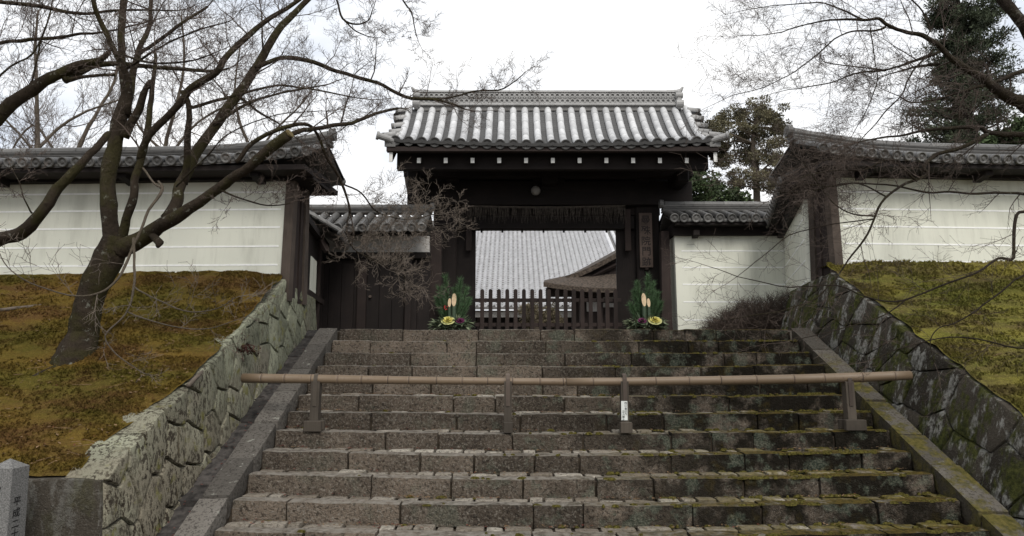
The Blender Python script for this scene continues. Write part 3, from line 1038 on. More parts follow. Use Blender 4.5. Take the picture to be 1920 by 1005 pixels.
# low wall right of the gate
strG = [pz(y, 12.66) for y in (470, 501, 533, 566, 600)]
tsuiji('plaster_wall', (3.02, 12.95), (1, 0, 0), 2.9, LZ-0.02, 2.36, 'low cream plaster wall joining the right side of the gate', strG, 2.585, 2.80, 0.62, posts=(), lift0=0.0, over=0.12, pitch=0.222, rt=0.066)
# splayed return wall on the right
dS = Vector((5.2-4.42, 12.7-9.85, 0))
tsuiji('plaster_wall', (4.50, 9.95), dS, 2.75, LZ-0.02, 2.42, 'short splayed plaster wall linking the right wall to the gate wall', [pz(y, 11.5) for y in (440, 475, 510, 545)], 2.66, 2.9, 0.5, base_h=0.22, top_h=0.2, posts=(), lift0=0.0, over=0.1, pitch=0.2, drop=0.06, top_drop=0.1)

# ------------------------------------------------------------------ temple gate
GX = 0.66
gate = thing('temple_gate', (GX, 13.5, LZ), 'dark timber temple gate with a curved silver tile roof', 'temple gate')
NROWT, SP = 25, 0.229
XC = 0.71
YE, ZE = 11.72, pz(269, 11.72)
YR, ZR = 13.30, pz(202, 13.30)
def gl(x): return 0.075*((x-XC)/2.75)**2
def prof(f):
    """roof section from eave (0) to ridge (1), hollow curve"""
    y = YE + (YR-YE)*f
    z = ZE + (ZR-ZE)*(0.80*f + 0.20*f*f*(3-2*f) - 0.16*math.sin(math.pi*f)*1.0)
    return y, z
NT_ = 7
me_t = tile_mesh('cover_tile', 0.335, 0.064, M_TILE, disc=False, n=10)
me_e = tile_mesh('eave_tile', 0.335, 0.068, M_TILE, disc=True, n=10, face=M_DISC, dr=1.36)
def row_tiles(x, fx=lambda f: 0.0, lift=1.0):
    for k in range(NT_):
        f0, f1 = k/NT_, (k+1)/NT_
        y0, z0 = prof(f0); y1, z1 = prof(f1)
        a = Vector((x+fx(f0), y0, z0 + gl(x)*(1-f0)*lift)); b = Vector((x+fx(f1), y1, z1 + gl(x)*(1-f1)*lift))
        up = (b-a).normalized()
        xx = Vector((1,0,0)); xx = (xx - up*xx.dot(up)).normalized()
        zz = xx.cross(up)
        M = frame(a, xx, up, zz)
        M = M @ Matrix.Scale((b-a).length/0.32, 4, Vector((0,1,0)))
        inst('eave_tile' if k == 0 else 'cover_tile', me_e if k == 0 else me_t, M, gate)
XROWS = [XC + (i-12)*SP for i in range(NROWT)]
for i, x in enumerate(XROWS):
    row_tiles(x)
# stepped pan tiles between the rows
mb = MB(); NS = 30
for i in range(NROWT-1):
    xa, xb = XROWS[i], XROWS[i+1]
    for k in range(NS):
        f0, f1 = k/NS, (k+1)/NS
        vs, fs = [], []
        for q in range(5):
            x = xa + (xb-xa)*q/4
            s = -0.030*math.sin(math.pi*q/4)
            y0, z0 = prof(f0); y1, z1 = prof(f1)
            vs += [(x, y0-0.004, z0+s+0.012+gl(x)*(1-f0)), (x, y1, z1+s-0.016+gl(x)*(1-f1)), (x, y0-0.004, z0+s-0.02+gl(x)*(1-f0))]
        for q in range(4):
            fs += [(3*q, 3*q+3, 3*q+4, 3*q+1), (3*q+2, 3*q+5, 3*q+3, 3*q)]
        mb.add(vs, fs)
build('pan_tiles', mb, M_TILEP, gate, kind='stuff')
# curved eave pan ends under the discs
mb = MB()
for i in range(NROWT-1):
    xa, xb = XROWS[i], XROWS[i+1]
    vs, fs = [], []
    for q in range(7):
        x = xa + (xb-xa)*q/6
        s = -0.018*math.sin(math.pi*q/6) + gl(x)
        vs += [(x, YE-0.03, ZE+s+0.01), (x, YE-0.02, ZE+s-0.042), (x, YE+0.1, ZE+s-0.036)]
    for q in range(6):
        fs += [(3*q+1, 3*q+4, 3*q+3, 3*q), (3*q+2, 3*q+5, 3*q+4, 3*q+1)]
    mb.add(vs, fs)
build('eave_pan_tiles', mb, M_DISC, gate, kind='stuff')
# verge: short tiles laid sideways down both gable edges, corner tile
me_v = tile_mesh('verge_tile', 0.22, 0.058, M_TILER, disc=True, n=8, face=M_TILED)
for sg in (-1, 1):
    xe = XROWS[0] if sg < 0 else XROWS[-1]
    for k in range(7):
        f = (k+0.35)/7
        y, z = prof(f)
        a = Vector((xe + sg*0.22, y, z + 0.02 + gl(xe)*(1-f) + (0.05 if k == 0 else 0)))
        up = Vector((-sg, 0, 0.12)).normalized()
        nn = Vector((0, -0.55, 0.83)); nn = (nn - up*nn.dot(up)).normalized()
        xx = up.cross(nn)
        inst('verge_tile', me_v, frame(a, xx, up, nn), gate)
    vb = MB()   # verge pan under those tiles
    vs = []
    for k in range(13):
        f = k/12; y, z = prof(f); zz = z + gl(xe)*(1-f)
        vs += [(xe, y, zz-0.01), (xe+sg*0.19, y, zz-0.03), (xe+sg*0.19, y, zz-0.13), (xe, y, zz-0.13)]
    for k in range(12):
        for q in range(4):
            vb.f.append((4*k+q, 4*k+(q+1)%4, 4*k+4+(q+1)%4, 4*k+4+q)); vb.m.append(0)
    vb.f.append((0,1,2,3)); vb.m.append(0)
    vb.v = vs
    build('verge_bed', vb, M_TILED, gate)
    cbm = MB()  # upswept corner tile
    cbm.tube([(xe+sg*0.02, YE+0.06, ZE+0.06), (xe+sg*0.17, YE-0.03, ZE+0.09), (xe+sg*0.29, YE-0.08, ZE+0.115)], [0.06, 0.058, 0.06], 12)
    cbm.cyl((xe+sg*0.275, YE-0.076, ZE+0.112), (xe+sg*0.315, YE-0.09, ZE+0.12), 0.075, 14)
    build('corner_tile', cbm, M_TILER, gate)
    # main ridge end tile with an upturned tip
    ob = MB()
    xo = XC + sg*(2.60)
    z0 = ZR
    ob.cbox((xo-0.05, YR-0.17, z0-0.08), (xo+0.05, YR+0.17+0.1, z0+0.30), 0.02)
    ob.cyl((xo-0.07, YR-0.17, z0+0.02), (xo+0.07, YR-0.17, z0+0.02), 0.075, 12)
    ob.cyl((xo-0.07, YR-0.14, z0+0.2), (xo+0.07, YR-0.14, z0+0.2), 0.06, 12)
    ob.tube([(xo-sg*0.2, YR+0.05, z0+0.335), (xo, YR+0.05, z0+0.34), (xo+sg*0.09, YR+0.05, z0+0.385), (xo+sg*0.13, YR+0.05, z0+0.45)], [0.055, 0.055, 0.04, 0.02], 10)
    build('ridge_ornament', ob, M_TILER, gate)
# ridge
XA, XB = XC-2.57, XC+2.57
for (za, zb, hw, m) in ((-0.10, 0.0, 0.15, M_TILED), (0.0, 0.045, 0.20, M_TILER), (0.045, 0.275, 0.135, M_TILER), (0.275, 0.30, 0.17, M_TILER)):
    mb = MB(); mb.cbox((XA, YR+0.05-hw, ZR+za+0.001), (XB, YR+0.05+hw, ZR+zb), 0.006)
    build('ridge_course', mb, m, gate)
for k in range(16):
    x0 = XA + (XB-XA)*k/16; x1 = XA + (XB-XA)*(k+1)/16
    mb = MB(); mb.tube([(x0, YR+0.05, ZR+0.33), (x1-0.004, YR+0.05, ZR+0.33)], [0.055, 0.052], 10)
    build('ridge_cap', mb, M_TILER, gate)
mb = MB()
yo = YR + 0.05 - 0.135
for r_, zc in ((0, 0.100), (1, 0.218)):
    x = XA + 0.06
    k = 0
    while x < XB - 0.05:
        m = 10
        vs, fs = [], []
        for (rr, yy) in ((0.050, 0.0), (0.050, -0.028), (0.032, -0.028), (0.032, 0.0)):
            for q in range(m):
                th = 2*math.pi*q/m
                vs.append((x+math.cos(th)*rr, yo+yy, ZR+zc+math.sin(th)*rr*(1.0 if r_ == 0 else 0.92)))
        for a in range(3):
            for q in range(m): fs.append((a*m+q, a*m+(q+1)%m, (a+1)*m+(q+1)%m, (a+1)*m+q))
        mb.add(vs, fs)
        mb.box((x+0.043, yo-0.022, ZR+zc-0.052), (x+0.057, yo, ZR+zc+0.052))
        x += 0.1; k += 1
mb.box((XA, yo-0.032, ZR+0.153), (XB, yo, ZR+0.164))
build('ridge_openwork', mb, M_TILER, gate, kind='stuff')
# rear slope
mb = MB()
mb.add([(XROWS[0]-0.2, YR, ZR-0.03), (XROWS[-1]+0.2, YR, ZR-0.03), (XROWS[-1]+0.33, 15.6, ZE-0.1), (XROWS[0]-0.33, 15.6, ZE-0.1),
        (XROWS[0]-0.33, YR, ZR-0.13), (XROWS[-1]+0.33, YR, ZR-0.13), (XROWS[-1]+0.33, 15.6, ZE-0.2), (XROWS[0]-0.33, 15.6, ZE-0.2)],
       [(0,1,2,3),(7,6,5,4),(3,2,6,7),(0,3,7,4),(1,5,6,2)])
build('rear_slope', mb, M_TILED, gate)
# eaves: boards, soffit, rafters with white ends, barge boards
mb = MB(); mb.cbox((XROWS[0]-0.16, YE+0.02, ZE-0.135), (XROWS[-1]+0.16, YE+0.12, ZE-0.045), 0.006)
build('eave_fascia', mb, M_WOODB, gate)
mb = MB()
xs0, xs1 = XROWS[0]-0.10, XROWS[-1]+0.10
mb.hexa([(xs0, YE+0.13, ZE-0.14), (xs1, YE+0.13, ZE-0.14), (xs1, YR, ZE+0.35), (xs0, YR, ZE+0.35),
         (xs0, YE+0.13, ZE-0.06), (xs1, YE+0.13, ZE-0.06), (xs1, YR, ZE+0.60), (xs0, YR, ZE+0.60)])
build('soffit_board', mb, M_WOODKX, gate)
for k in range(11):
    px = 785.5 + k*50.2
    yr = YE + 0.20
    c = at(px, 301, yr)
    mb = MB()
    mb.hexa([(c.x-0.034, yr, c.z-0.05), (c.x+0.034, yr, c.z-0.05), (c.x+0.034, 13.5, c.z+0.5), (c.x-0.034, 13.5, c.z+0.5),
             (c.x-0.034, yr, c.z+0.05), (c.x+0.034, yr, c.z+0.05), (c.x+0.034, 13.5, c.z+0.6), (c.x-0.034, 13.5, c.z+0.6)])
    rf = build('rafter', mb, M_WOODKX, gate)
    mb = MB(); mb.cbox((c.x-0.034, yr-0.008, c.z-0.047), (c.x+0.034, yr-0.001, c.z+0.047), 0.002)
    build('white_rafter_end', mb, M_WHITE, rf)
mb = MB(); a = at(745, 279, YE+0.34); b = at(1328, 312, YE+0.34)
mb.cbox((a.x, YE+0.32, b.z-0.06), (b.x, YE+0.46, a.z-0.02), 0.008); build('eave_purlin', mb, M_WOODKX, gate)
for (px, sg) in ((733, -1), (1341, 1)):
    c = at(px, 293, YE+0.08)
    mb = MB()
    K = 8; vs = []
    for k in range(K+1):
        f = k/K; y = YE+0.08 + (YR-YE-0.08)*f
        z = c.z + (ZR-0.25-c.z)*(0.82*f+0.18*f*f)
        for (dx, dz) in ((-0.03,-0.105),(0.03,-0.105),(0.03,0.10),(-0.03,0.10)): vs.append((c.x+dx, y, z+dz))
    fs = [(0,1,2,3)]
    for k in range(K):
        for q in range(4): fs.append((4*k+q, 4*k+4+q, 4*k+4+(q+1)%4, 4*k+(q+1)%4))
    mb.add(vs, fs)
    bg = build('barge_board', mb, M_WOODB, gate)
    mb = MB(); mb.cbox((c.x-0.031, YE+0.066, c.z-0.105), (c.x+0.031, YE+0.079, c.z+0.10), 0.002)
    build('white_board_end', mb, M_WHITE, bg)
# beams under the roof
def gbeam(name, px0, px1, py0, py1, Y, dep, mat=M_WOODKX, ch=0.012):
    a, b = at(px0, py0, Y), at(px1, py1, Y)
    mb = MB(); mb.cbox((a.x, Y, b.z), (b.x, Y+dep, a.z), ch)
    return build(name, mb, mat, gate)
gbeam('tie_beam', 757, 1300, 312, 331, 12.9, 0.22)
gbeam('main_beam', 764, 1299, 339, 384, 13.15, 0.34)
gbeam('infill_board', 790, 1270, 262, 345, 13.52, 0.05)
gbeam('head_rail', 828, 1238, 385, 404, 13.36, 0.14)
gbeam('lintel', 858, 1190, 405, 429.5, 13.30, 0.20)
for px in (848, 1012, 1048, 1206):
    gbeam('strut', px-12, px+12, 331, 339, 13.0, 0.2)
gbeam('bracket_block', 1017, 1046, 316, 342, 12.84, 0.3, M_WOODK)
for px in (903, 942, 979, 1019, 1057, 1097, 1137):
    a = at(px, 429, 13.42)
    mb = MB(); mb.cyl((a.x, 13.42, a.z-0.075), (a.x, 13.42, a.z+0.02), 0.02, 8); build('peg', mb, M_WOODK, gate)
for (pa, pb_) in ((813, 857), (1192, 1236)):
    mb = MB(); a = at(pa, 385, 13.28); b = at(pb_, 385, 13.28)
    mb.cbox((a.x, 13.28, LZ), (b.x, 13.68, a.z+0.02), 0.025); build('pillar', mb, M_WOODK, gate)
    mb = MB(); mb.cbox((a.x-0.06, 13.2, LZ-0.01), (b.x+0.06, 13.76, LZ+0.12), 0.02); build('pillar_base', mb, M_COPE, gate)
    mb = MB(); mb.cbox((a.x+0.03, 15.2, LZ), (b.x-0.03, 15.5, ZE-0.2), 0.02); build('rear_pillar', mb, M_WOODK, gate)
for (pa, pb_) in ((857, 892.5), (1154, 1192)):
    mb = MB(); a = at(pa, 404, 13.42); b = at(pb_, 404, 13.42)
    mb.cbox((a.x+0.003, 13.42, LZ), (b.x-0.003, 13.50, a.z), 0.006); build('jamb_board', mb, M_WOODK, gate)
for (pa, pb_) in ((874, 884), (1171, 1184)):
    mb = MB(); a = at(pa, 392, 13.27); b = at(pb_, 470, 13.27)
    mb.cbox((a.x, 13.27, b.z), (b.x, 13.31, a.z), 0.006); build('hanging_board', mb, M_WOODB, gate)
for (p0, p1, q0, q1) in ((806, 827, 804, 828), (1241, 1256, 1242, 1262)):
    Yp = 12.72
    a, b = at(p0, 432, Yp), at(p1, 432, Yp); c, d = at(q0, 634, Yp), at(q1, 634, Yp)
    mb = MB()
    mb.hexa([(c.x,Yp,LZ),(d.x,Yp,LZ),(d.x,Yp+0.2,LZ),(c.x,Yp+0.2,LZ),(a.x,Yp+0.05,a.z),(b.x,Yp+0.05,a.z),(b.x,Yp+0.22,a.z),(a.x,Yp+0.22,a.z)])
    build('side_post', mb, M_WOODB, gate)
# beam ends that show at the gable sides
for px in (770, 1288):
    mb = MB(); a = at(px, 350, 12.3)
    mb.cbox((a.x-0.12, 12.55, a.z+0.16), (a.x+0.12, 14.6, a.z+0.40), 0.03); build('cantilever_arm', mb, M_WOODK, gate)

# name board, globe and straw hanging on the gate
c = at(1212, 502, 13.26); t0 = at(1212, 400, 13.26)
nb = thing('name_board', (c.x, 13.25, c.z), 'tall weathered name board hanging on the right gate pillar', 'sign')
wd = 0.125
mb = MB(); mb.cbox((c.x-wd, 13.215, c.z), (c.x+wd, 13.255, t0.z), 0.006); build('board', mb, M_WOODBD, nb)
hh = t0.z - c.z
glyphs('lettering', '曼殊院門跡', 0.19, [Vector((c.x, 13.211, t0.z - 0.14 - k*(hh-0.24)/4.05)) for k in range(5)], Vector((1,0,0)), Vector((0,0,1)), Vector((0,-1,0)), M_INKB, nb)
mb = MB(); mb.cbox((c.x-0.03, 13.20, c.z-0.05), (c.x+0.03, 13.275, c.z-0.006), 0.006); build('peg', mb, M_WOODB, nb)
c = at(1004.5, 357.5, 13.02)
gl_ = thing('globe_lamp', (c.x, 13.02, c.z), 'round pale globe hanging below the middle gate beam', 'globe lamp')
mb = MB(); rr = 0.092
pts = [(c.x, c.y, c.z + rr*math.cos(math.pi*(1-k/10))) for k in range(11)]
mb.tube(pts, [max(0.004, rr*math.sin(math.pi*k/10)) for k in range(11)], 16)
build('globe', mb, m_plain('opal_globe', (0.216, 0.204, 0.186), 0.03, 0.4, bump=0), gl_, smooth=True)
mb = MB(); mb.cyl((c.x, c.y, c.z+rr-0.005), (c.x, c.y, c.z+rr+0.05), 0.03, 10); build('fitting', mb, M_WOODK, gl_)

a, b = at(866, 386, 13.2), at(1172, 386, 13.2)
sr = thing('straw_rope', ((a.x+b.x)/2, 13.2, a.z-0.4), 'grey straw rope with a hanging fringe across the gate lintel', 'straw rope')
mb = MB(); mb.tube([(a.x+(b.x-a.x)*k/30, 13.2, a.z - 0.03*math.sin(math.pi*k/30.0)) for k in range(31)], 0.022, 7, wob=0.3)
build('rope', mb, M_STRAW, sr)
mb = MB(); rng = random.Random(9)
for k in range(420):
    x = a.x + (b.x-a.x)*rng.random()
    z = a.z - 0.03
    l = rng.uniform(0.14, 0.34)
    dx = rng.uniform(-0.05, 0.05)
    mb.tube([(x, 13.18, z), (x+dx*0.4, 13.175, z-l*0.5), (x+dx, 13.17, z-l)], [0.004, 0.003, 0.0015], 3, cap=False)
build('fringe', mb, M_STRAW, sr, kind='stuff')

# picket barrier in the opening
a, b = at(893, 563, 13.18), at(1163, 563, 13.18)
pf = thing('picket_fence', ((a.x+b.x)/2, 13.2, LZ), 'dark brown picket fence closing the gate opening', 'fence')
pm = MB()
zt = pz(543, 13.16) - LZ
w = 0.037
pm.add([(-w,-0.018,0),(w,-0.018,0),(w,-0.018,zt-0.03),(w*0.6,-0.018,zt-0.006),(0,-0.018,zt),(-w*0.6,-0.018,zt-0.006),(-w,-0.018,zt-0.03),
        (-w,0.018,0),(w,0.018,0),(w,0.018,zt-0.03),(w*0.6,0.018,zt-0.006),(0,0.018,zt),(-w*0.6,0.018,zt-0.006),(-w,0.018,zt-0.03)],
       [(0,1,2,3,4,5,6),(13,12,11,10,9,8,7)] + [(i, 7+i, 7+(i+1)%7, (i+1)%7) for i in range(7)])
pme = mesh_from(pm, 'picket'); pme.materials.append(M_WOODB)
for k in range(17):
    x = at(904.2 + k*15.62, 560, 13.16).x
    inst('picket', pme, Matrix.Translation((x, 13.16, LZ+0.01)), pf)
for py in (563, 609):
    z = pz(py, 13.2)
    mb = MB(); mb.cbox((a.x-0.02, 13.18, z-0.035), (b.x+0.02, 13.22, z+0.035), 0.004); build('rail', mb, M_WOODB, pf)

# ------------------------------------------------------------------ side building left of the gate
YS = 12.5
sb_ = thing('side_gate', (-2.4, YS, LZ), 'dark boarded side door building between the left wall and the gate', 'side building')
xa, xb = at(592, 540, YS).x, at(806, 540, YS).x
edges = [xa + (xb-xa)*k/9.0 for k in range(10)]
rng = random.Random(14)
for k in range(9):
    mb = MB(); o = rng.uniform(0, 0.012)
    mb.cbox((edges[k]+0.003, YS+0.02-o, LZ), (edges[k+1]-0.003, YS+0.06, pz(487, YS)), 0.005); build('plank', mb, M_WOODK, sb_)
for (p0, p1, m) in ((596, 606, M_WOODB), (671, 688, M_WOODB), (760, 772, M_WOODK)):
    mb = MB(); mb.cbox((at(p0,540,YS).x, YS-0.07, LZ), (at(p1,540,YS).x, YS+0.0, pz(486, YS)), 0.01); build('post', mb, m, sb_)
mb = MB(); mb.cbox((xa, YS-0.10, pz(486, YS)), (xb, YS+0.10, pz(474, YS)), 0.01); build('beam', mb, M_WOODKX, sb_)
mb = MB(); mb.box((at(600,460,YS).x, YS-0.02, pz(474, YS)+0.002), (xb-0.02, YS+0.06, pz(443, YS))); build('plaster_band', mb, M_BAND, sb_)
mb = MB(); mb.cbox((at(672,605,YS).x, YS-0.09, LZ), (at(800,605,YS).x, YS-0.01, LZ+0.09), 0.01); build('sill', mb, M_WOODB, sb_)
mb = MB(); mb.cyl((at(691,560,YS).x+0.03, YS-0.03, pz(556,YS)), (at(691,560,YS).x+0.03, YS+0.02, pz(556,YS)), 0.025, 10); build('door_ring', mb, M_WOODG, sb_)
mb = MB(); mb.box((xa-0.6, YS+0.07, LZ), (xb-0.05, YS+0.14, pz(440, YS))); build('back_board', mb, M_WOODKX, sb_)
mb = MB(); mb.cbox((xa-0.2, YS-0.45, pz(441, 12.1)), (xb, YS-0.33, pz(431, 12.1)), 0.01); build('eave_board', mb, M_WOODKX, sb_)
_P = wall_roof(sb_, (xa-0.35, YS+0.22), (1,0), (0,-1), xb-xa+0.30, pz(424, 11.85), pz(402, YS+0.2), 0.80, 0.222, 0.066, back=True, zcap=0.11, mt=M_TILED)
# return wall from the left plaster wall back to the side building
rt = thing('return_wall', (-3.2, 10.9, LZ), 'dark timbered return wall with a white panel behind the left wall end', 'timber wall')
P0, P1 = Vector((-2.98, 9.45, 0)), Vector((-3.40, 12.35, 0))
dr = (P1-P0); ln = dr.length; dr.normalize(); nr = Vector((dr.y, -dr.x, 0))
if nr.x < 0: nr = -nr
def rbox(name, s0, s1, t0, t1, z0, z1, m):
    mb = MB()
    q = lambda s, t, z: P0 + dr*s + nr*t + Vector((0,0,z))
    mb.hexa([q(s0,t1,z0), q(s1,t1,z0), q(s1,t0,z0), q(s0,t0,z0), q(s0,t1,z1), q(s1,t1,z1), q(s1,t0,z1), q(s0,t0,z1)])
    return build(name, mb, m, rt)
rbox('wall_body', 0, ln, -0.12, 0.0, LZ-0.01, 2.0, M_WOODK)
rbox('plaster_panel', 1.35, 1.98, 0.004, 0.02, pz(546, 10.9), pz(482, 10.9), M_PLAS)
rbox('sill_rail', 0.3, ln-0.2, 0.004, 0.07, pz(560, 10.9), pz(549, 10.9), M_WOODB)
rbox('wall_plate', 0.0, ln, -0.2, 0.1, 2.002, 2.1, M_WOODKX)
rbox('post', 0.55, 0.70, 0.004, 0.05, LZ, 2.0, M_WOODB)
rbox('post', 2.2, 2.34, 0.004, 0.05, LZ, 2.0, M_WOODB)
_q = P0 + dr*1.5
wall_roof(rt, (_q.x-0.25, _q.y), dr, nr, 1.5, pz(438, 11.2), pz(400, 11.4), 0.66, 0.2, 0.05, back=True, zcap=0.08, mt=M_TILED)
a, b = at(588, 424, 11.3), at(613, 472, 11.25)
mb = MB(); mb.tube([a, b], [0.055, 0.05], 4); build('verge_board', mb, M_WOODB, rt)

# ------------------------------------------------------------------ hall seen through the gate
YH, SLH = 30.0, 0.55
zH = pz(574, YH)
hall = thing('temple_hall', (2.0, 36, LZ), 'broad temple hall with a pale grey tile roof beyond the gate', 'temple hall')
mb = MB()
PW, RW = 0.247, 0.235
x0 = -9.0
ncol, nrow = 72, 52
dyr = RW*math.cos(math.atan(SLH)); dzr = RW*math.sin(math.atan(SLH))
def wav(f): return 0.075*math.sin(2*math.pi*f) - 0.02*math.sin(4*math.pi*f)
rng = random.Random(6)
for r_ in range(nrow):
    xmax = 9.0
    for c_ in range(ncol):
        x = x0 + c_*PW
        if x > 5.15 - 0*r_: break
        if x < -4.2: continue
        j = rng.uniform(-0.008, 0.008)
        y_, z_ = YH + r_*dyr, zH + r_*dzr
        vs, fs = [], []
        for q in range(6):
            f = q/5
            w = wav(f)
            vs += [(x+f*PW, y_-0.012, z_+w+0.075+j), (x+f*PW, y_+dyr, z_+dzr+w+0.005+j), (x+f*PW, y_+0.01, z_+w-0.02+j)]
        for q in range(5):
            fs += [(3*q, 3*q+3, 3*q+4, 3*q+1), (3*q+2, 3*q+5, 3*q+3, 3*q)]
        mb.add(vs, fs)
build('roof_tiles', mb, M_TILEH, hall, kind='stuff')
mb = MB()
mb.hexa([(-9,YH,zH-0.15),(5.3,YH,zH-0.15),(5.3,YH+11,zH+11*SLH-0.15),(-9,YH+11,zH+11*SLH-0.15),(-9,YH,zH-0.02),(5.3,YH,zH-0.02),(5.3,YH+11,zH+11*SLH-0.02),(-9,YH+11,zH+11*SLH-0.02)])
build('roof_bed', mb, M_TILED, hall)
for k, x in enumerate((5.30, 5.68, 6.06)):       # verge rows on the right end
    mb = MB(); mb.tube([(x, YH-0.1, zH+0.06), (x, YH+11, zH+11*SLH+0.06)], 0.11, 8); build('verge_row', mb, M_TILEH, hall)
mb = MB(); mb.hexa([(5.2,YH-0.05,zH-0.16),(6.2,YH-0.05,zH-0.16),(6.2,YH+11,zH+11*SLH-0.16),(5.2,YH+11,zH+11*SLH-0.16),(5.2,YH-0.05,zH+0.0),(6.2,YH-0.05,zH+0.0),(6.2,YH+11,zH+11*SLH),(5.2,YH+11,zH+11*SLH)])
build('verge_bed', mb, M_TILED, hall)
mb = MB(); mb.box((-9, YH+0.4, zH-0.45), (5.9, YH+0.7, zH-0.2)); build('eave_board', mb, M_BAND, hall)
mb = MB(); mb.box((-8.6, YH+1.2, LZ-0.05), (5.6, YH+1.4, zH-0.1)); build('wall', mb, M_WOODK, hall)
for k in range(8):
    x = -4 + k*1.25
    mb = MB(); mb.cbox((x-0.07, YH+1.05, LZ), (x+0.07, YH+1.19, zH-0.2), 0.01); build('post', mb, M_WOODB, hall)
for k in range(4):
    x = -3.9 + k*1.25
    mb = MB(); mb.box((x+0.05, YH+1.12, LZ+0.3), (x+1.05, YH+1.17, LZ+0.95)); build('plaster_panel', mb, M_BAND, hall)

# bark roofed porch on the right of the court
YP = 24.0
M_BARKR = m_plain('cypress_bark_roof', (0.0585, 0.0449, 0.0343), 0.45, 0.95, 14, rnd=0.05)
po = thing('entrance_porch', (4.4, 25, LZ), 'brown bark roofed entrance porch right of the pale hall roof', 'porch')
A_ = [at(px, py, YP) for px, py in ((1019, 529), (1045, 533), (1075, 536.5), (1105, 539), (1140, 540), (1190, 540))]
B_ = [at(px, py, YP+1.3) for px, py in ((1022, 525), (1058, 517.5), (1090, 513), (1110, 513.5), (1140, 513), (1190, 513))]
mb = MB(); n = len(A_)
vs = A_ + B_ + [v - Vector((0,0,0.16)) for v in A_] + [v - Vector((0,0,0.16)) for v in B_]
fs = [(i, i+1, n+i+1, n+i) for i in range(n-1)] + [(2*n+i, 2*n+i+1, i+1, i) for i in range(n-1)] + [(3*n+i, 3*n+i+1, 2*n+i+1, 2*n+i) for i in range(n-1)] + [(0, n, 3*n, 2*n)]
mb.add(vs, fs); build('lower_roof', mb, M_BARKR, po)
C_ = [at(px, py, YP+0.9) for px, py in ((1062, 516.5), (1083, 511), (1107, 500), (1130, 488), (1152, 476), (1195, 452))]
D_ = [v + Vector((-0.25, 3.2, 0.22)) for v in C_]
mb = MB(); n = len(C_); th = Vector((0.04,0,-0.17))
vs = C_ + D_ + [v + th for v in C_] + [v + th for v in D_]
fs = [(i, i+1, n+i+1, n+i) for i in range(n-1)] + [(2*n+i, 2*n+i+1, i+1, i) for i in range(n-1)] + [(3*n+i, 3*n+i+1, 2*n+i+1, 2*n+i) for i in range(n-1)] + [(0, n, 3*n, 2*n)]
mb.add(vs, fs); build('gable_roof', mb, M_BARKR, po)
mb = MB()
g = [C_[1]+Vector((0.1,0.35,-0.1)), C_[5]+Vector((0.1,0.35,-0.15))]
mb.add([(g[0].x, YP+1.25, g[0].z), (g[1].x, YP+1.25, g[1].z), (g[1].x, YP+1.25, pz(513, YP+1.3)-0.05), (g[0].x, YP+1.25, pz(513,YP+1.3)-0.05)], [(3,2,1,0)])
build('gable_board', mb, M_WOODB, po)
mb = MB(); e0, e1 = C_[1]+Vector((0.35,0.2,-0.22)), C_[5]+Vector((0.35,0.2,-0.30))
mb.tube([e0, e1], [0.07, 0.07], 4); build('barge_board', mb, M_WOODB, po)
xp0, xp1 = at(1026, 560, YP+0.6).x, at(1195, 560, YP+0.6).x
mb = MB(); mb.box((xp0, YP+0.6, pz(556, YP+0.6)), (xp1, YP+0.8, pz(536, YP+0.6))); build('eave_beam', mb, M_WOODB, po)
mb = MB(); mb.box((xp0+0.9, YP+1.0, LZ), (xp1, YP+1.1, pz(540, YP+0.6))); build('wall', mb, M_WOODB, po)
for px in (1027, 1089, 1126, 1162):
    x = at(px, 560, YP+0.6).x
    mb = MB(); mb.cbox((x-0.06, YP+0.55, LZ), (x+0.06, YP+0.72, pz(540, YP+0.6)), 0.01); build('post', mb, M_WOODB, po)
for (p0, p1, q0, q1) in ((1100, 1121, 566, 584), (1131, 1158, 553, 562), (1131, 1158, 568, 576)):
    a, b = at(p0, q0, YP+0.95), at(p1, q1, YP+0.95)
    mb = MB(); mb.box((a.x, YP+0.95, b.z), (b.x, YP+0.99, a.z)); build('plaster_panel', mb, M_BAND, po)

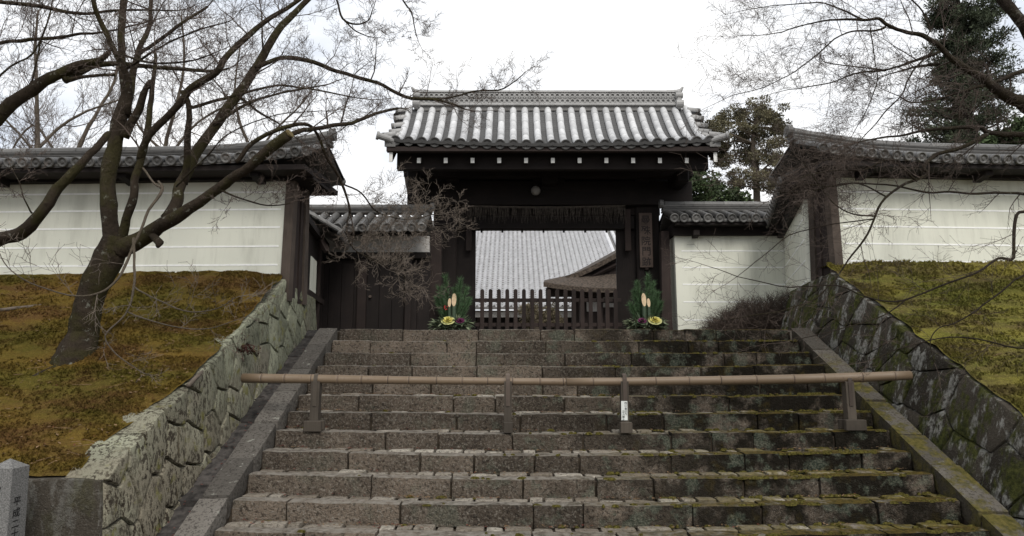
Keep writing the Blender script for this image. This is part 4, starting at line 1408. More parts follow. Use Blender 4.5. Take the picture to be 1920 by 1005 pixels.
# ------------------------------------------------------------------ bamboo barrier across the stairs
YB = 6.98
bb = thing('bamboo_barrier', (0.6, YB, LZ-7*RI), 'long bamboo rail on four wooden posts across the stairs', 'barrier')
ctrl = [(455,709,18),(590,710.5,17),(760,713,15),(950,715,13.5),(1060,716,14)]
def culm(ctrl, step, name):
    pts, rad = [], []
    xs = [c[0] for c in ctrl]
    def ev(x):
        for i in range(len(ctrl)-1):
            if x <= ctrl[i+1][0] or i == len(ctrl)-2:
                t = (x-ctrl[i][0])/(ctrl[i+1][0]-ctrl[i][0])
                return ctrl[i][1]+(ctrl[i+1][1]-ctrl[i][1])*t, ctrl[i][2]+(ctrl[i+1][2]-ctrl[i][2])*t
    x = xs[0]; rng = random.Random(len(ctrl)+int(xs[0]))
    nxt = x + step*0.8
    seq = [(x, 0)]
    while nxt < xs[-1]:
        seq.append((nxt, 1)); nxt += step*rng.uniform(0.85, 1.15)
    seq.append((xs[-1], 0))
    nodes = []
    for (q, nd) in seq:
        py, w = ev(q)
        c = at(q, py, YB); r = w*0.5*tt(py, YB)/FPX
        if nd:
            for (dx, k) in ((-0.02, 1.0), (-0.006, 1.07), (-0.002, 0.93), (0.002, 0.93), (0.007, 1.07), (0.02, 1.0)):
                pts.append(c+Vector((dx,0,0))); rad.append(r*k)
            nodes.append((c, r))
        else:
            pts.append(c); rad.append(r)
    mb = MB(); mb.tube(pts, rad, 14)
    o = build(name, mb, M_BAM, bb, smooth=True)
    mdark = M_WOODBD
    for c, r in nodes:
        nbm = MB(); nbm.tube([c+Vector((-0.004,0,0)), c+Vector((0.0,0,0)), c+Vector((0.004,0,0))], [r*0.99, r*1.035, r*0.99], 14)
        build('node_ring', nbm, mdark, o)
    return o
culm(ctrl, 46, 'bamboo_pole')
culm([(1062,716,15),(1170,715.5,15.5),(1330,713.5,16.5),(1500,710.5,17.5),(1600,708,18.5),(1707,703.5,17)], 62, 'bamboo_pole')
for j, (pxt, pxb, base_w) in enumerate(((594, 590, 36), (952.5, 952, 19), (1170, 1171, 24), (1589, 1595, 42))):
    foot_y = (805, 808, 808, 803)[j]
    a, b = at(pxt, 716, YB), at(pxb, 790, YB)
    zb = pz(foot_y, YB) - 0.01
    hw = 0.038 if j in (1, 2) else 0.042
    tilt = (b.x - a.x)
    yo = 0.0
    mb = MB()
    zt_ = pz(711, YB) - 0.02
    mb.hexa([(b.x-hw,YB-0.05,zb),(b.x+hw,YB-0.05,zb),(b.x+hw,YB+0.05,zb),(b.x-hw,YB+0.05,zb),
             (a.x-hw,YB-0.045,zt_),(a.x+hw,YB-0.045,zt_),(a.x+hw,YB+0.045,zt_),(a.x-hw,YB+0.045,zt_)])
    p = build('post', mb, M_WOODF, bb)
    fw = base_w*0.46*tt(foot_y, YB)/FPX
    mb = MB(); mb.cbox((b.x-fw+0.005, YB-(0.105 if j in (0,3) else 0.09), zb-0.005), (b.x+fw+0.005, YB-0.051, zb+0.10), 0.006)
    build('foot_block', mb, M_WOODF, p)
    mb = MB(); mb.cbox((b.x-fw+0.02, YB+0.051, zb-0.005), (b.x+fw-0.01, YB+0.11, zb+0.09), 0.006)
    build('foot_block', mb, M_WOODF, p)
    # metal strap over the pole
    c = at(pxt, 711, YB); r = 8.6*tt(711, YB)/FPX
    mb = MB(); sw = 0.019
    prof_ = [(-0.052, -0.26 if j != 2 else -0.22), (-0.052, -0.03), (-r-0.004, 0.0), (-r*0.7, r*0.75), (0, r+0.006), (r*0.7, r*0.75), (r+0.004, 0), (0.052, -0.03), (0.052, -0.2)]
    vs, fs = [], []
    for (yy, zz) in prof_:
        k = 1.06 if abs(yy) < 1 else 1
        vs += [(c.x-sw, YB+yy, c.z+zz), (c.x+sw, YB+yy, c.z+zz), (c.x+sw, YB+yy*1.08, c.z+zz+(0.006 if zz > 0 else 0)), (c.x-sw, YB+yy*1.08, c.z+zz+(0.006 if zz > 0 else 0))]
    for q in range(len(prof_)-1):
        for k in range(4): fs.append((4*q+k, 4*q+(k+1)%4, 4*q+4+(k+1)%4, 4*q+4+k))
    mb.add(vs, fs); build('strap', mb, M_WOODG if j else M_WOODF, p)
a, b = at(1164.5, 752, YB-0.058), at(1177, 788, YB-0.058)
mb = MB(); mb.cbox((a.x, YB-0.058, b.z), (b.x, YB-0.0515, a.z), 0.001)
nt = build('notice', mb, M_PAPER, bb)
cz = a.z - 0.022
cs = [Vector((b.x-0.017, YB-0.0605, cz - 0.026*k)) for k in range(5)] + [Vector((a.x+0.02, YB-0.0605, cz - 0.078 - 0.026*k)) for k in range(4)]
glyphs('lettering', '関係者以外立入禁止', 0.025, cs, Vector((1,0,0)), Vector((0,0,1)), Vector((0,-1,0)), M_INK, nt)

# ------------------------------------------------------------------ stone pillar at the lower left
Yp = 4.62
cx_ = at(24, 880, Yp).x
ap = thing('stone_pillar', (cx_-0.08, Yp+0.08, GZ), 'grey granite marker pillar with pointed top and black characters', 'stone pillar')
w_ = 0.158
zs = at(24, 879, Yp).z
mb = MB()
mb.hexa([(cx_-w_*1.12,Yp-0.012,GZ-0.1),(cx_+0.012,Yp-0.012,GZ-0.1),(cx_+0.012,Yp+w_+0.012,GZ-0.1),(cx_-w_*1.12,Yp+w_+0.012,GZ-0.1),
         (cx_-w_,Yp,zs),(cx_,Yp,zs),(cx_,Yp+w_,zs),(cx_-w_,Yp+w_,zs)])
b0 = len(mb.v)
mb.add([(cx_-w_,Yp,zs),(cx_,Yp,zs),(cx_,Yp+w_,zs),(cx_-w_,Yp+w_,zs),(cx_-w_/2,Yp+w_/2,zs+0.055)], [(0,1,4),(1,2,4),(2,3,4),(3,0,4)])
build('shaft', mb, M_GRANP, ap)
lean = 0.012/(zs-GZ+0.1)
zc = [at(960, y, Yp+0.09).z for y in (938, 959, 980, 998, 1020)]
cs = [Vector((cx_ + 0.0025 + (zs-z)*lean, Yp+0.062, z)) for z in zc]
glyphs('lettering', '平成二十年', 0.062, cs, Vector((0,1,0)), Vector((0,0,1)), Vector((1,0,0)), M_INK, ap, sx=1.15)
c = at(0, 915, Yp); mb = MB()
mb.add([(c.x-0.03, Yp-0.0045, c.z+0.004), (c.x-0.004, Yp-0.0045, c.z-0.011), (c.x+0.007, Yp-0.0045, c.z-0.008), (c.x+0.010, Yp-0.0045, c.z+0.001), (c.x+0.002, Yp-0.0045, c.z+0.010), (c.x-0.012, Yp-0.0045, c.z+0.006)], [(0,1,2,3,4,5)])
build('brush_mark', mb, M_INK, ap)

# ------------------------------------------------------------------ new year pine arrangements
M_PINE = m_plain('pine_needle', (0.05, 0.095, 0.04), 0.4, 0.7, 30, bump=0)
M_LEAFG = m_plain('sage_leaf', (0.17, 0.20, 0.12), 0.4, 0.7, 14, bump=0)
M_LEAFD = m_plain('dark_leaf', (0.05, 0.075, 0.04), 0.4, 0.7, 14, bump=0)
M_YEL = m_plain('yellow_cabbage', (0.528, 0.464, 0.12), 0.15, 0.7, 20, bump=0)
M_YELO = m_plain('pale_cabbage', (0.46, 0.46, 0.2), 0.15, 0.7, 20, bump=0)
M_PUR = m_plain('purple_cabbage', (0.096, 0.0144, 0.056), 0.3, 0.7, 20, bump=0)
M_BCUT = m_plain('cut_bamboo', (0.465, 0.345, 0.21), 0.08, 0.6, 20, bump=0)
M_BGRN = m_plain('green_bamboo', (0.05, 0.075, 0.045), 0.15, 0.5, 20, bump=0)
M_REDB = m_plain('red_berry', (0.4, 0.03, 0.03), 0.1, 0.5, bump=0)

def leaf(mb, p, d, up, l, w):
    d = d.normalized(); s = d.cross(up)
    if s.length < 1e-4: s = d.orthogonal()
    s.normalize(); nrm = s.cross(d)
    a = p + d*l*0.45 + nrm*l*0.06
    mb.add([p, a + s*w, p + d*l - nrm*l*0.05, a - s*w], [(0,1,2),(0,2,3)])

def cabbage(name, c, r, m1, m2, parent, rng):
    mb = MB()
    for ring in range(4):
        k = 5 + ring*3
        rr = r*(0.16 + 0.21*ring)
        for q in range(k):
            th = 2*math.pi*(q + 0.5*(ring % 2))/k + rng.uniform(-0.12, 0.12)
            d = Vector((math.cos(th), -0.55*0 + math.sin(th), 0))
            axis = Vector((0.0, -0.62, 0.78))
            x = Vector((1,0,0)); y = axis.cross(x)
            dir_ = x*math.cos(th) + y*math.sin(th)
            p = c + axis*(r*(0.30 - 0.07*ring))
            side = axis.cross(dir_)
            w = rr*0.75*math.pi/k*1.6 + 0.006
            tip = p + dir_*rr*1.15 + axis*r*(0.32-0.08*ring) + side*rng.uniform(-0.005,0.005)
            midp = p + dir_*rr*0.75 + axis*r*0.02
            mb.mi = 0 if ring < 3 else 1
            mb.add([p, midp - side*w, tip - side*w*0.8 + axis*rng.uniform(-0.006,0.006), tip, tip + side*w*0.8 + axis*rng.uniform(-0.006,0.006), midp + side*w], [(0,1,2,3),(0,3,4,5)])
    return build(name, mb, [m1, m2], parent)

def pine_decoration(pxs, label, seed, flip):
    rng = random.Random(seed)
    Yk = 12.45
    def K(px, py, dy=0.0): return at(px, py, Yk+dy)
    c0 = K(pxs, 634)
    root = thing('pine_decoration', (c0.x, Yk, LZ), label, 'new year decoration', 'new year pine decorations either side of the gate')
    mb = MB(); mb.tube([(c0.x, Yk, LZ), (c0.x, Yk, LZ+0.1), (c0.x, Yk, LZ+0.2)], [0.15, 0.17, 0.18], 16); build('pot', mb, M_WOODK, root)
    offs = [(-24, 540, -17), (-13, 517, -9), (-29, 558, -18), (16, 523, 10), (27, 540, 16), (32, 563, 20), (5, 541, 4), (-20, 575, -14)] if flip > 0 else \
           [(-16, 527, -13), (-22, 545, -16), (3, 516, 3), (14, 530, 11), (22, 550, 15), (29, 568, 18), (-29, 572, -18), (-10, 550, -8)]
    for (ox, py, bx) in offs:
        tip = K(pxs+ox, py, rng.uniform(-0.06, 0.12)); base = K(pxs+bx*0.6, 606, rng.uniform(-0.03, 0.08))
        st = MB(); st.tube([base, (base*0.45+tip*0.55)+Vector((ox*0.001,0,0)), tip], [0.010, 0.008, 0.004], 5)
        br = build('pine_branch', st, M_BARKD, root)
        nd = MB()
        L_ = (tip-base)
        axis = L_.normalized()
        for q in range(420):
            f = 0.14 + 0.84*rng.random()
            p = base + L_*f
            d = Vector((rng.gauss(0,0.42), rng.gauss(0,0.42), rng.gauss(0,0.25))) + axis*0.62
            d.normalize(); l = rng.uniform(0.09, 0.16)*(1.1 - 0.25*f)
            s = d.cross(Vector((0,1,0)));
            if s.length < 1e-3: s = Vector((1,0,0))
            s = s.normalized()*0.0042
            nd.add([p-s, p+s, p+d*l], [(0,1,2)])
        build('needles', nd, M_PINE, br, kind='stuff')
    bx = (3.5, -5) if flip > 0 else (-4, 5)
    for (ox, top, bot, r) in ((bx[0], 549, 575, 0.042), (bx[1], 559, 576, 0.030)):
        a, b = K(pxs+ox, top, -0.10), K(pxs+ox, bot, -0.10)
        mb = MB(); n = 14; cut = a.z - b.z
        lo = K(pxs+ox, 612, -0.10).z
        vs = [(a.x+math.cos(2*math.pi*q/n)*r, a.y+math.sin(2*math.pi*q/n)*r, lo) for q in range(n)]
        top_ = [(a.x+math.cos(2*math.pi*q/n)*r, a.y+math.sin(2*math.pi*q/n)*r, b.z + cut*(0.5+0.5*math.sin(2*math.pi*q/n))) for q in range(n)]
        mb.add(vs+top_, [(q, (q+1)%n, n+(q+1)%n, n+q) for q in range(n)])
        stalk = build('bamboo_stalk', mb, M_BGRN, root, smooth=True)
        cp = MB(); cp.add([(p[0], p[1]-0.002, p[2]+0.001) for p in top_], [tuple(range(n))]); build('cut_face', cp, M_BCUT, stalk)
    yx, px_ = (-8, 15) if flip > 0 else (17, -7)
    cy = K(pxs+yx, 603, -0.22); cp_ = K(pxs+px_, 604, -0.2)
    cabbage('yellow_cabbage', cy, 0.135, M_YEL, M_YELO, root, rng)
    cabbage('purple_cabbage', cp_, 0.115, M_PUR, M_LEAFD, root, rng)
    mb = MB(); md = MB()
    for q in range(300):
        f = rng.uniform(-1, 1)
        p = K(pxs+f*30, 608 + rng.uniform(-6, 8), rng.uniform(-0.22, 0.0))
        d = Vector((f*1.0+rng.gauss(0,0.35), -0.5+rng.gauss(0,0.3), 0.25+rng.gauss(0,0.45)))
        leaf(mb if rng.random() < 0.62 else md, p, d, Vector((0,-0.4,1)), rng.uniform(0.10, 0.19), rng.uniform(0.014, 0.026))
    build('sage_leaves', mb, M_LEAFG, root, kind='stuff'); build('dark_leaves', md, M_LEAFD, root, kind='stuff')
    if flip > 0:
        mb = MB()
        for q in range(9):
            p = K(pxs-12+rng.uniform(-4,4), 577+rng.uniform(-4,4), -0.1); mb.tube([p-Vector((0,0,0.012)), p, p+Vector((0,0,0.012))], [0.004,0.013,0.004], 7)
        build('red_berries', mb, M_REDB, root)
pine_decoration(848, 'pine and bamboo arrangement left of the picket fence, yellow cabbage on its left', 31, 1)
pine_decoration(1211, 'pine and bamboo arrangement below the name board, purple cabbage on its left', 32, -1)

# ------------------------------------------------------------------ trees
def smooth_path(pts, rad, sub=4):
    """Catmull-Rom through points with radii"""
    P, Q = [], []
    n = len(pts)
    for i in range(n-1):
        p0, p1, p2, p3 = pts[max(i-1,0)], pts[i], pts[i+1], pts[min(i+2,n-1)]
        for k in range(sub):
            t = k/sub
            P.append(0.5*((2*p1) + (p2-p0)*t + (2*p0-5*p1+4*p2-p3)*t*t + (3*p1-p0-3*p2+p3)*t**3))
            Q.append(rad[i] + (rad[i+1]-rad[i])*t)
    P.append(pts[-1]); Q.append(rad[-1])
    return P, Q

def limb_pts(seq):
    """seq of (px, py, width_px, depth)"""
    pts = [at(a, b, d) for a, b, w, d in seq]
    rad = [max(0.0022, w*0.32*tt(b, d)/FPX) for a, b, w, d in seq]
    return smooth_path(pts, rad)

class Twigs:
    def __init__(self, seed, flat=0.5, curl=0.2, rmin=0.0017, dens=1.0):
        self.mb = MB(); self.rng = random.Random(seed); self.n = 0; self.flat = flat
        self.curl, self.rmin, self.dens = curl, rmin, dens
    def grow(self, p, d, l, r, lev, upb=0.10, droop=0.0):
        rng = self.rng
        n = (5, 4, 3, 2)[3-lev] if lev <= 3 else 6
        pts, rad = [p.copy()], [r]
        q = p.copy(); dd = d.normalized()
        for i in range(n):
            dd = dd + Vector((rng.gauss(0,self.curl), rng.gauss(0,self.curl)*self.flat, rng.gauss(0,self.curl*0.85) + upb - droop))
            dd.normalize()
            q = q + dd*(l/n)
            pts.append(q.copy()); rad.append(max(self.rmin*0.75, r*(1-0.75*(i+1)/n)))
        self.mb.tube(pts, rad, 4 if lev >= 3 else 3, cap=False)
        self.n += 1
        if lev <= 0: return
        kids = (2, 4, 5, 5)[min(lev, 3)]
        for k in range(kids):
            f = (k + 0.6 + rng.uniform(-0.3, 0.3))/kids
            i = min(n-1, int(f*n)); t = f*n - i
            b = pts[i].lerp(pts[min(i+1, n)], min(1, max(0, t)))
            ax = (pts[min(i+1,n)] - pts[i]).normalized()
            side = Vector((rng.gauss(0,1), rng.gauss(0,1)*self.flat, rng.gauss(0,1)))
            side = side - ax*side.dot(ax)
            if side.length < 1e-4: continue
            side.normalize()
            nd = ax*rng.uniform(0.55, 0.95) + side*rng.uniform(0.5, 0.95)
            self.grow(b, nd, l*rng.uniform(0.36, 0.6), max(self.rmin, rad[i]*0.55), lev-1, upb, droop)
    def along(self, path, rad, step, l, lev=3, f0=0.25, upb=0.10, droop=0.0, bias=None, rmax=0.011):
        rng = self.rng
        tot = sum((path[i+1]-path[i]).length for i in range(len(path)-1))
        acc, nxt = 0.0, tot*f0
        for i in range(len(path)-1):
            sl = (path[i+1]-path[i]).length
            if sl < 1e-6: continue
            ax = (path[i+1]-path[i])/sl
            while nxt < acc + sl:
                t = (nxt-acc)/sl
                p = path[i].lerp(path[i+1], t)
                side = Vector((rng.gauss(0,1), rng.gauss(0,1)*self.flat*1.3, rng.gauss(0,1)+0.25))
                if bias is not None: side += bias
                side = side - ax*side.dot(ax)
                if side.length > 1e-4:
                    side.normalize()
                    d = ax*rng.uniform(0.3, 1.0) + side
                    self.grow(p + side*rad[i]*0.7, d, l*rng.uniform(0.55, 1.35), min(rmax, rad[i]*0.5)*rng.uniform(0.5,1), lev, upb, droop)
                nxt += step*rng.uniform(0.6, 1.4)/self.dens
            acc += sl
        # leader beyond the limb tip
        self.grow(path[-1], path[-1]-path[-2], l*0.9, min(0.008, rad[-1]), lev, upb, droop)

def limb(root, seq, mat, name='limb', n=10, wob=0.16, fork=None):
    P, Q = limb_pts(seq)
    for i in range(1, len(P)-1):
        P[i] = P[i] + noise.noise_vector(P[i]*4.0)*Q[i]*0.28 + noise.noise_vector(P[i]*1.7)*0.012 + noise.noise_vector(P[i]*5.5)*0.011
        Q[i] = Q[i]*(1 + 0.08*noise.noise(P[i]*6.0))
    mb = MB(); mb.tube(P, Q, n, wob=wob, seed=len(seq))
    build(name, mb, mat, root, smooth=True)
    return P, Q

# --- left maple
tb = at(150, 668, 6.72)
ml = thing('maple_tree', (tb.x, tb.y, tb.z-0.05), 'bare mossy maple leaning on the ochre moss bank', 'tree')
tw = Twigs(101, 0.65, 0.17, 0.0017, 0.85)
twp = Twigs(111, 0.75, 0.16, 0.0019, 1.35)
D = 6.72
LM = [
 ('trunk', [(143,712,175,D),(145,684,138,D),(149,658,102,D),(154,630,82,D),(163,585,76,D),(182,525,80,D),(203,478,86,D),(217,440,62,D)], 0, 0, 0, 14),
 ('limb', [(214,462,50,D),(205,400,44,D),(204,330,43,D),(217,262,41,6.75),(232,200,38,6.8),(236,170,30,6.8)], 0, 0, 0, 12),
 ('limb', [(234,205,22,6.8),(229,140,20,6.85),(229,70,20,6.9),(232,0,20,7.0),(238,-80,16,7.0)], 0.22, 0.55, 0.3, 10),
 ('limb', [(240,215,20,6.78),(240,150,18,6.7),(216,98,16,6.6),(192,45,14,6.5),(176,0,13,6.4),(165,-60,10,6.4)], 0.2, 0.5, 0.3, 9),
 ('limb', [(236,218,24,6.82),(247,150,19,7.0),(258,105,16,7.1),(280,50,12,7.3),(284,0,11,7.4),(290,-60,8,7.5)], 0.2, 0.55, 0.3, 9),
 ('limb', [(233,258,26,6.75),(262,203,22,6.7),(276,165,15,6.65),(283,152,12,6.65)], 0, 0, 0, 9),
 ('limb', [(228,450,28,D),(236,412,25,6.65),(251,368,23,6.6),(252,335,22,6.6),(267,290,20,6.6),(280,220,16,6.65),(287,152,12,6.7),(291,100,9,6.8)], 0.22, 0.5, 0.45, 9),
 ('limb', [(222,470,56,D),(255,452,52,6.7),(297,426,42,6.6),(325,410,38,6.5),(387,369,30,6.35),(432,338,28,6.25),(482,299,29,6.1),(541,253,31,6.0)], 0, 0, 0, 12),
 ('limb', [(530,258,17,6.02),(572,244,13,6.2),(615,237,12,6.5),(660,231,11,6.8),(704,214,9,7.1),(746,203,7,7.4)], 0.14, 0.45, 0.2, 8),
 ('limb', [(312,412,36,6.55),(331,375,32,6.6),(341,338,32,6.7),(372,280,30,6.85),(422,210,28,7.0),(466,152,26,7.1),(500,91,24,7.2),(528,48,20,7.3),(582,-5,15,7.5),(640,-70,10,7.6)], 0.24, 0.6, 0.4, 12),
 ('limb', [(345,345,22,6.7),(351,300,20,6.6),(352,203,16,6.4),(343,172,15,6.4)], 0, 0, 0, 9),
 ('limb', [(262,300,20,6.6),(281,253,20,6.5),(338,192,22,6.4),(358,163,21,6.35),(404,135,20,6.3),(420,110,18,6.3),(457,76,16,6.4),(508,34,13,6.5),(560,-2,11,6.6),(620,-60,8,6.6)], 0.2, 0.55, 0.3, 10),
 ('limb', [(480,128,15,7.1),(516,112,12,7.2),(560,110,13,7.3),(618,127,12,7.5),(664,143,11,7.7),(706,155,10,7.8),(760,182,10,8.0),(800,186,9,8.1),(836,191,7,8.2),(872,205,4,8.3)], 0.15, 0.42, 0.25, 8),
 ('limb', [(790,185,6,8.1),(840,184,5.5,8.2),(890,172,5,8.3),(945,165,4,8.4),(985,135,2.5,8.5)], 0.08, 0.34, 0.15, 6),
 ('limb', [(442,305,14,6.2),(473,268,12,6.2),(524,243,12,6.2),(567,232,11,6.3),(590,242,9,6.4),(611,292,8,6.6),(635,332,8,6.8),(648,362,7,6.9),(656,400,6,7.0)], 0.16, 0.42, 0.35, 8),
 ('limb', [(645,346,5,6.9),(679,363,5,7.0),(699,391,4,7.1),(722,404,3.5,7.2),(770,412,3,7.3),(815,402,2.5,7.4)], 0.055, 0.36, 0.2, 6),
 ('limb', [(655,396,5,7.0),(650,436,4,7.0),(663,467,4,7.0),(699,487,3.5,7.0),(743,511,3,7.0),(768,526,2,7.0)], 0.06, 0.36, 0.25, 6),
 ('limb', [(340,190,10,6.4),(300,200,0,6.4)], 0, 0, 0, 6),
 ('limb', [(352,202,11,6.4),(400,190,9,6.5),(440,178,8,6.6),(520,160,6,6.8),(600,170,5,7.0),(680,185,3,7.2)], 0.15, 0.42, 0.2, 7),
 ('limb', [(400,235,10,6.9),(470,190,8,7.0),(540,172,6,7.1),(610,160,4,7.2)], 0.14, 0.4, 0.2, 7),
 ('limb', [(445,178,9,7.05),(480,205,7,7.1),(520,230,5,7.1),(560,262,3,7.2)], 0.15, 0.35, 0.2, 7),
 ('limb', [(236,130,8,6.7),(300,90,6,6.4),(360,60,5,6.3),(430,40,3,6.2)], 0.15, 0.45, 0.2, 7),
 ('limb', [(262,100,11,7.1),(300,75,10,7.0),(340,45,9,7.0),(390,12,7,7.0)], 0.16, 0.5, 0.2, 7),
 ('limb', [(216,98,8,6.6),(280,118,6,6.4),(350,115,5,6.3),(400,100,3,6.2)], 0.15, 0.4, 0.2, 7),
 ('limb', [(297,340,7,6.5),(301,358,9,6.4),(279,394,8,6.3),(258,444,8,6.2),(233,498,8,6.1),(215,526,7,6.0),(186,548,6,5.9),(143,556,5,5.8),(72,537,4,5.7),(21,508,3,5.6),(0,476,2.5,5.6)], 0.11, 0.36, 0.45, 7),
 ('limb', [(268,315,6,6.5),(290,345,6,6.45),(300,352,6,6.4)], 0, 0, 0, 6),
 ('limb', [(251,447,9,6.2),(252,490,7,6.1),(251,537,7,6.0),(236,587,6,5.95),(204,619,5,5.9),(197,637,4,5.9),(215,662,4,5.9),(251,687,3,5.9)], 0.14, 0.3, 0.5, 7),
 ('limb', [(252,538,5,6.0),(297,562,4.5,5.95),(344,583,4,5.9),(394,583,3,5.9),(447,556,2.5,5.9)], 0.085, 0.3, 0.25, 6),
 ('limb', [(240,585,5,5.95),(304,607,4,5.9),(344,616,4,5.9),(394,617,3,5.9),(440,601,2,5.9)], 0.1, 0.28, 0.25, 6),
 ('limb', [(582,-5,10,7.5),(660,-60,8,7.4),(730,-40,6,7.3),(757,2,5,7.3),(772,24,4,7.3),(776,48,3,7.3),(783,72,2,7.3)], 0.07, 0.26, 0.55, 6),
 ('limb', [(610,-50,8,7.5),(632,0,6,7.5),(642,34,6,7.5),(668,45,5,7.5),(690,40,4,7.5),(698,20,3,7.5)], 0.1, 0.3, 0.3, 6),
 ('limb', [(642,34,5,7.5),(664,55,4,7.5),(686,67,3,7.5)], 0.1, 0.3, 0.2, 6),
 ('limb', [(330,350,6,6.4),(380,300,5,6.3),(430,250,4,6.2),(520,215,3,6.2),(600,208,2.5,6.3)], 0.13, 0.38, 0.2, 6),
 ('limb', [(408,356,7,6.3),(450,372,5,6.2),(500,385,4,6.2),(545,380,3,6.2)], 0.11, 0.32, 0.25, 6),
]
pale = 0
for (nm, seq, step, l, f0, n) in LM:
    if seq[-1][2] == 0: continue
    light = seq[0][2] < 10
    P, Q = limb(ml, seq, M_BARK if not light else (M_BARKB if seq[0][1] > 300 and seq[0][0] < 330 else M_BARKD), nm, n + 4, 0.10)
    droop = seq[0][:2] in ((645,346), (655,396)) or seq[0][1] > 500 or seq[0][:2] in ((251,447), (297,340))
    if step: (twp if droop else tw).along(P, Q, step*(1.0 if seq[0][0] > 600 else 3.4), l, 3 if seq[0][0] > 600 else 2, f0, 0.06) if droop else tw.along(P, Q, step, l, 3, f0, 0.06)
# sawn face of the cut limb
c = at(543, 251, 5.99); dcut = (at(541,253,6.0)-at(482,299,6.1)).normalized()
mb = MB(); mb.cyl(c - dcut*0.004, c + dcut*0.012, 0.042, 14); build('sawn_end', mb, m_plain('sawn_wood', (0.10, 0.075, 0.03), 0.3, 0.8, 40), ml)
# burl and exposed roots
mb = MB(); mb.tube([at(285,440,6.6), at(300,455,6.5), at(296,462,6.45)], [0.035, 0.04, 0.02], 9, wob=0.4); build('burl', mb, M_BARK, ml, smooth=True)
for (seq) in ([(128,690,24,6.6),(104,702,16,6.5),(78,716,11,6.4),(44,735,7,6.25)], [(165,688,20,6.6),(198,704,11,6.4),(232,716,6,6.25)]):
    pts = []
    rad = []
    for (a, b, w, d) in seq:
        p = at(a, b, d); p.z = MOSS_L(d) - w*0.22*d/FPX; pts.append(p); rad.append(w*0.5*d/FPX)
    P, Q = smooth_path(pts, rad)
    mb = MB(); mb.tube(P, Q, 8, wob=0.25); build('root', mb, M_BARK, ml, smooth=True)
build('twigs', tw.mb, M_TWIG, ml, kind='stuff')
build('twigs', twp.mb, M_TWIGL, ml, kind='stuff')
print('left twigs', tw.n)

# --- second maple, rooted beyond the left edge, sends limbs into the frame
p0 = at(-330, 640, 7.6); p0.z = MOSS_L(7.6)
m2 = thing('maple_tree', (p0.x, p0.y, p0.z-0.05), 'second bare maple whose limbs enter at the left edge', 'tree')
tw = Twigs(202, 0.65, 0.17, 0.0017, 0.8)
for (nm, seq, step, l, f0, n) in [
 ('trunk', [(-330,690,110,7.6),(-325,600,90,7.6),(-310,480,84,7.5),(-290,330,76,7.5),(-300,150,60,7.5)], 0, 0, 0, 12),
 ('limb', [(-300,520,60,7.5),(-180,480,50,7.0),(-70,475,44,6.5),(0,448,42,6.2),(40,438,38,6.1),(75,405,33,6.0),(110,354,30,6.0),(150,312,24,6.0),(188,272,20,6.1),(203,250,16,6.2)], 0, 0, 0, 10),
 ('limb', [(60,400,6,6.05),(45,370,4,6.0),(35,340,3,6.0),(20,310,2,6.0)], 0.14, 0.3, 0.3, 6),
 ('limb', [(-290,380,60,7.5),(-150,310,50,7.4),(-60,255,46,7.3),(0,212,42,7.3),(45,178,36,7.3),(95,145,32,7.3),(150,122,24,7.3),(188,112,18,7.3),(206,98,14,7.3)], 0, 0, 0, 10),
 ('limb', [(120,150,26,7.32),(170,124,18,7.5),(215,119,15,7.6),(270,124,14,7.7),(370,133,10,7.8),(430,128,6,7.9)], 0.16, 0.45, 0.3, 8),
 ('limb', [(130,150,14,7.3),(165,143,10,7.3),(216,141,9,7.4)], 0, 0, 0, 8),
 ('limb', [(-300,200,50,7.5),(-100,110,16,7.4),(0,82,11,7.3),(40,76,11,7.3),(100,70,10,7.3),(150,63,8,7.4),(200,60,6,7.5),(280,40,4,7.6)], 0.17, 0.5, 0.35, 8),
 ('limb', [(-295,180,40,7.5),(-100,10,16,7.3),(0,4,12,7.2),(60,10,12,7.2),(112,20,11,7.2),(165,25,9,7.2),(230,18,7,7.3),(330,20,4,7.3)], 0.17, 0.5, 0.35, 8),
 ('limb', [(-280,330,30,7.5),(-100,270,10,7.2),(0,140,6,7.0),(60,100,5,7.0),(90,40,4,7.0)], 0.15, 0.45, 0.35, 7),
 ('limb', [(30,190,8,7.3),(60,150,6,7.3),(75,80,5,7.4),(95,20,4,7.4)], 0.14, 0.42, 0.2, 7)]:
    P, Q = limb(m2, seq, M_BARK, nm, n, 0.16)
    if step: tw.along(P, Q, step, l, 3, f0, 0.08)
build('twigs', tw.mb, M_TWIG, m2, kind='stuff')

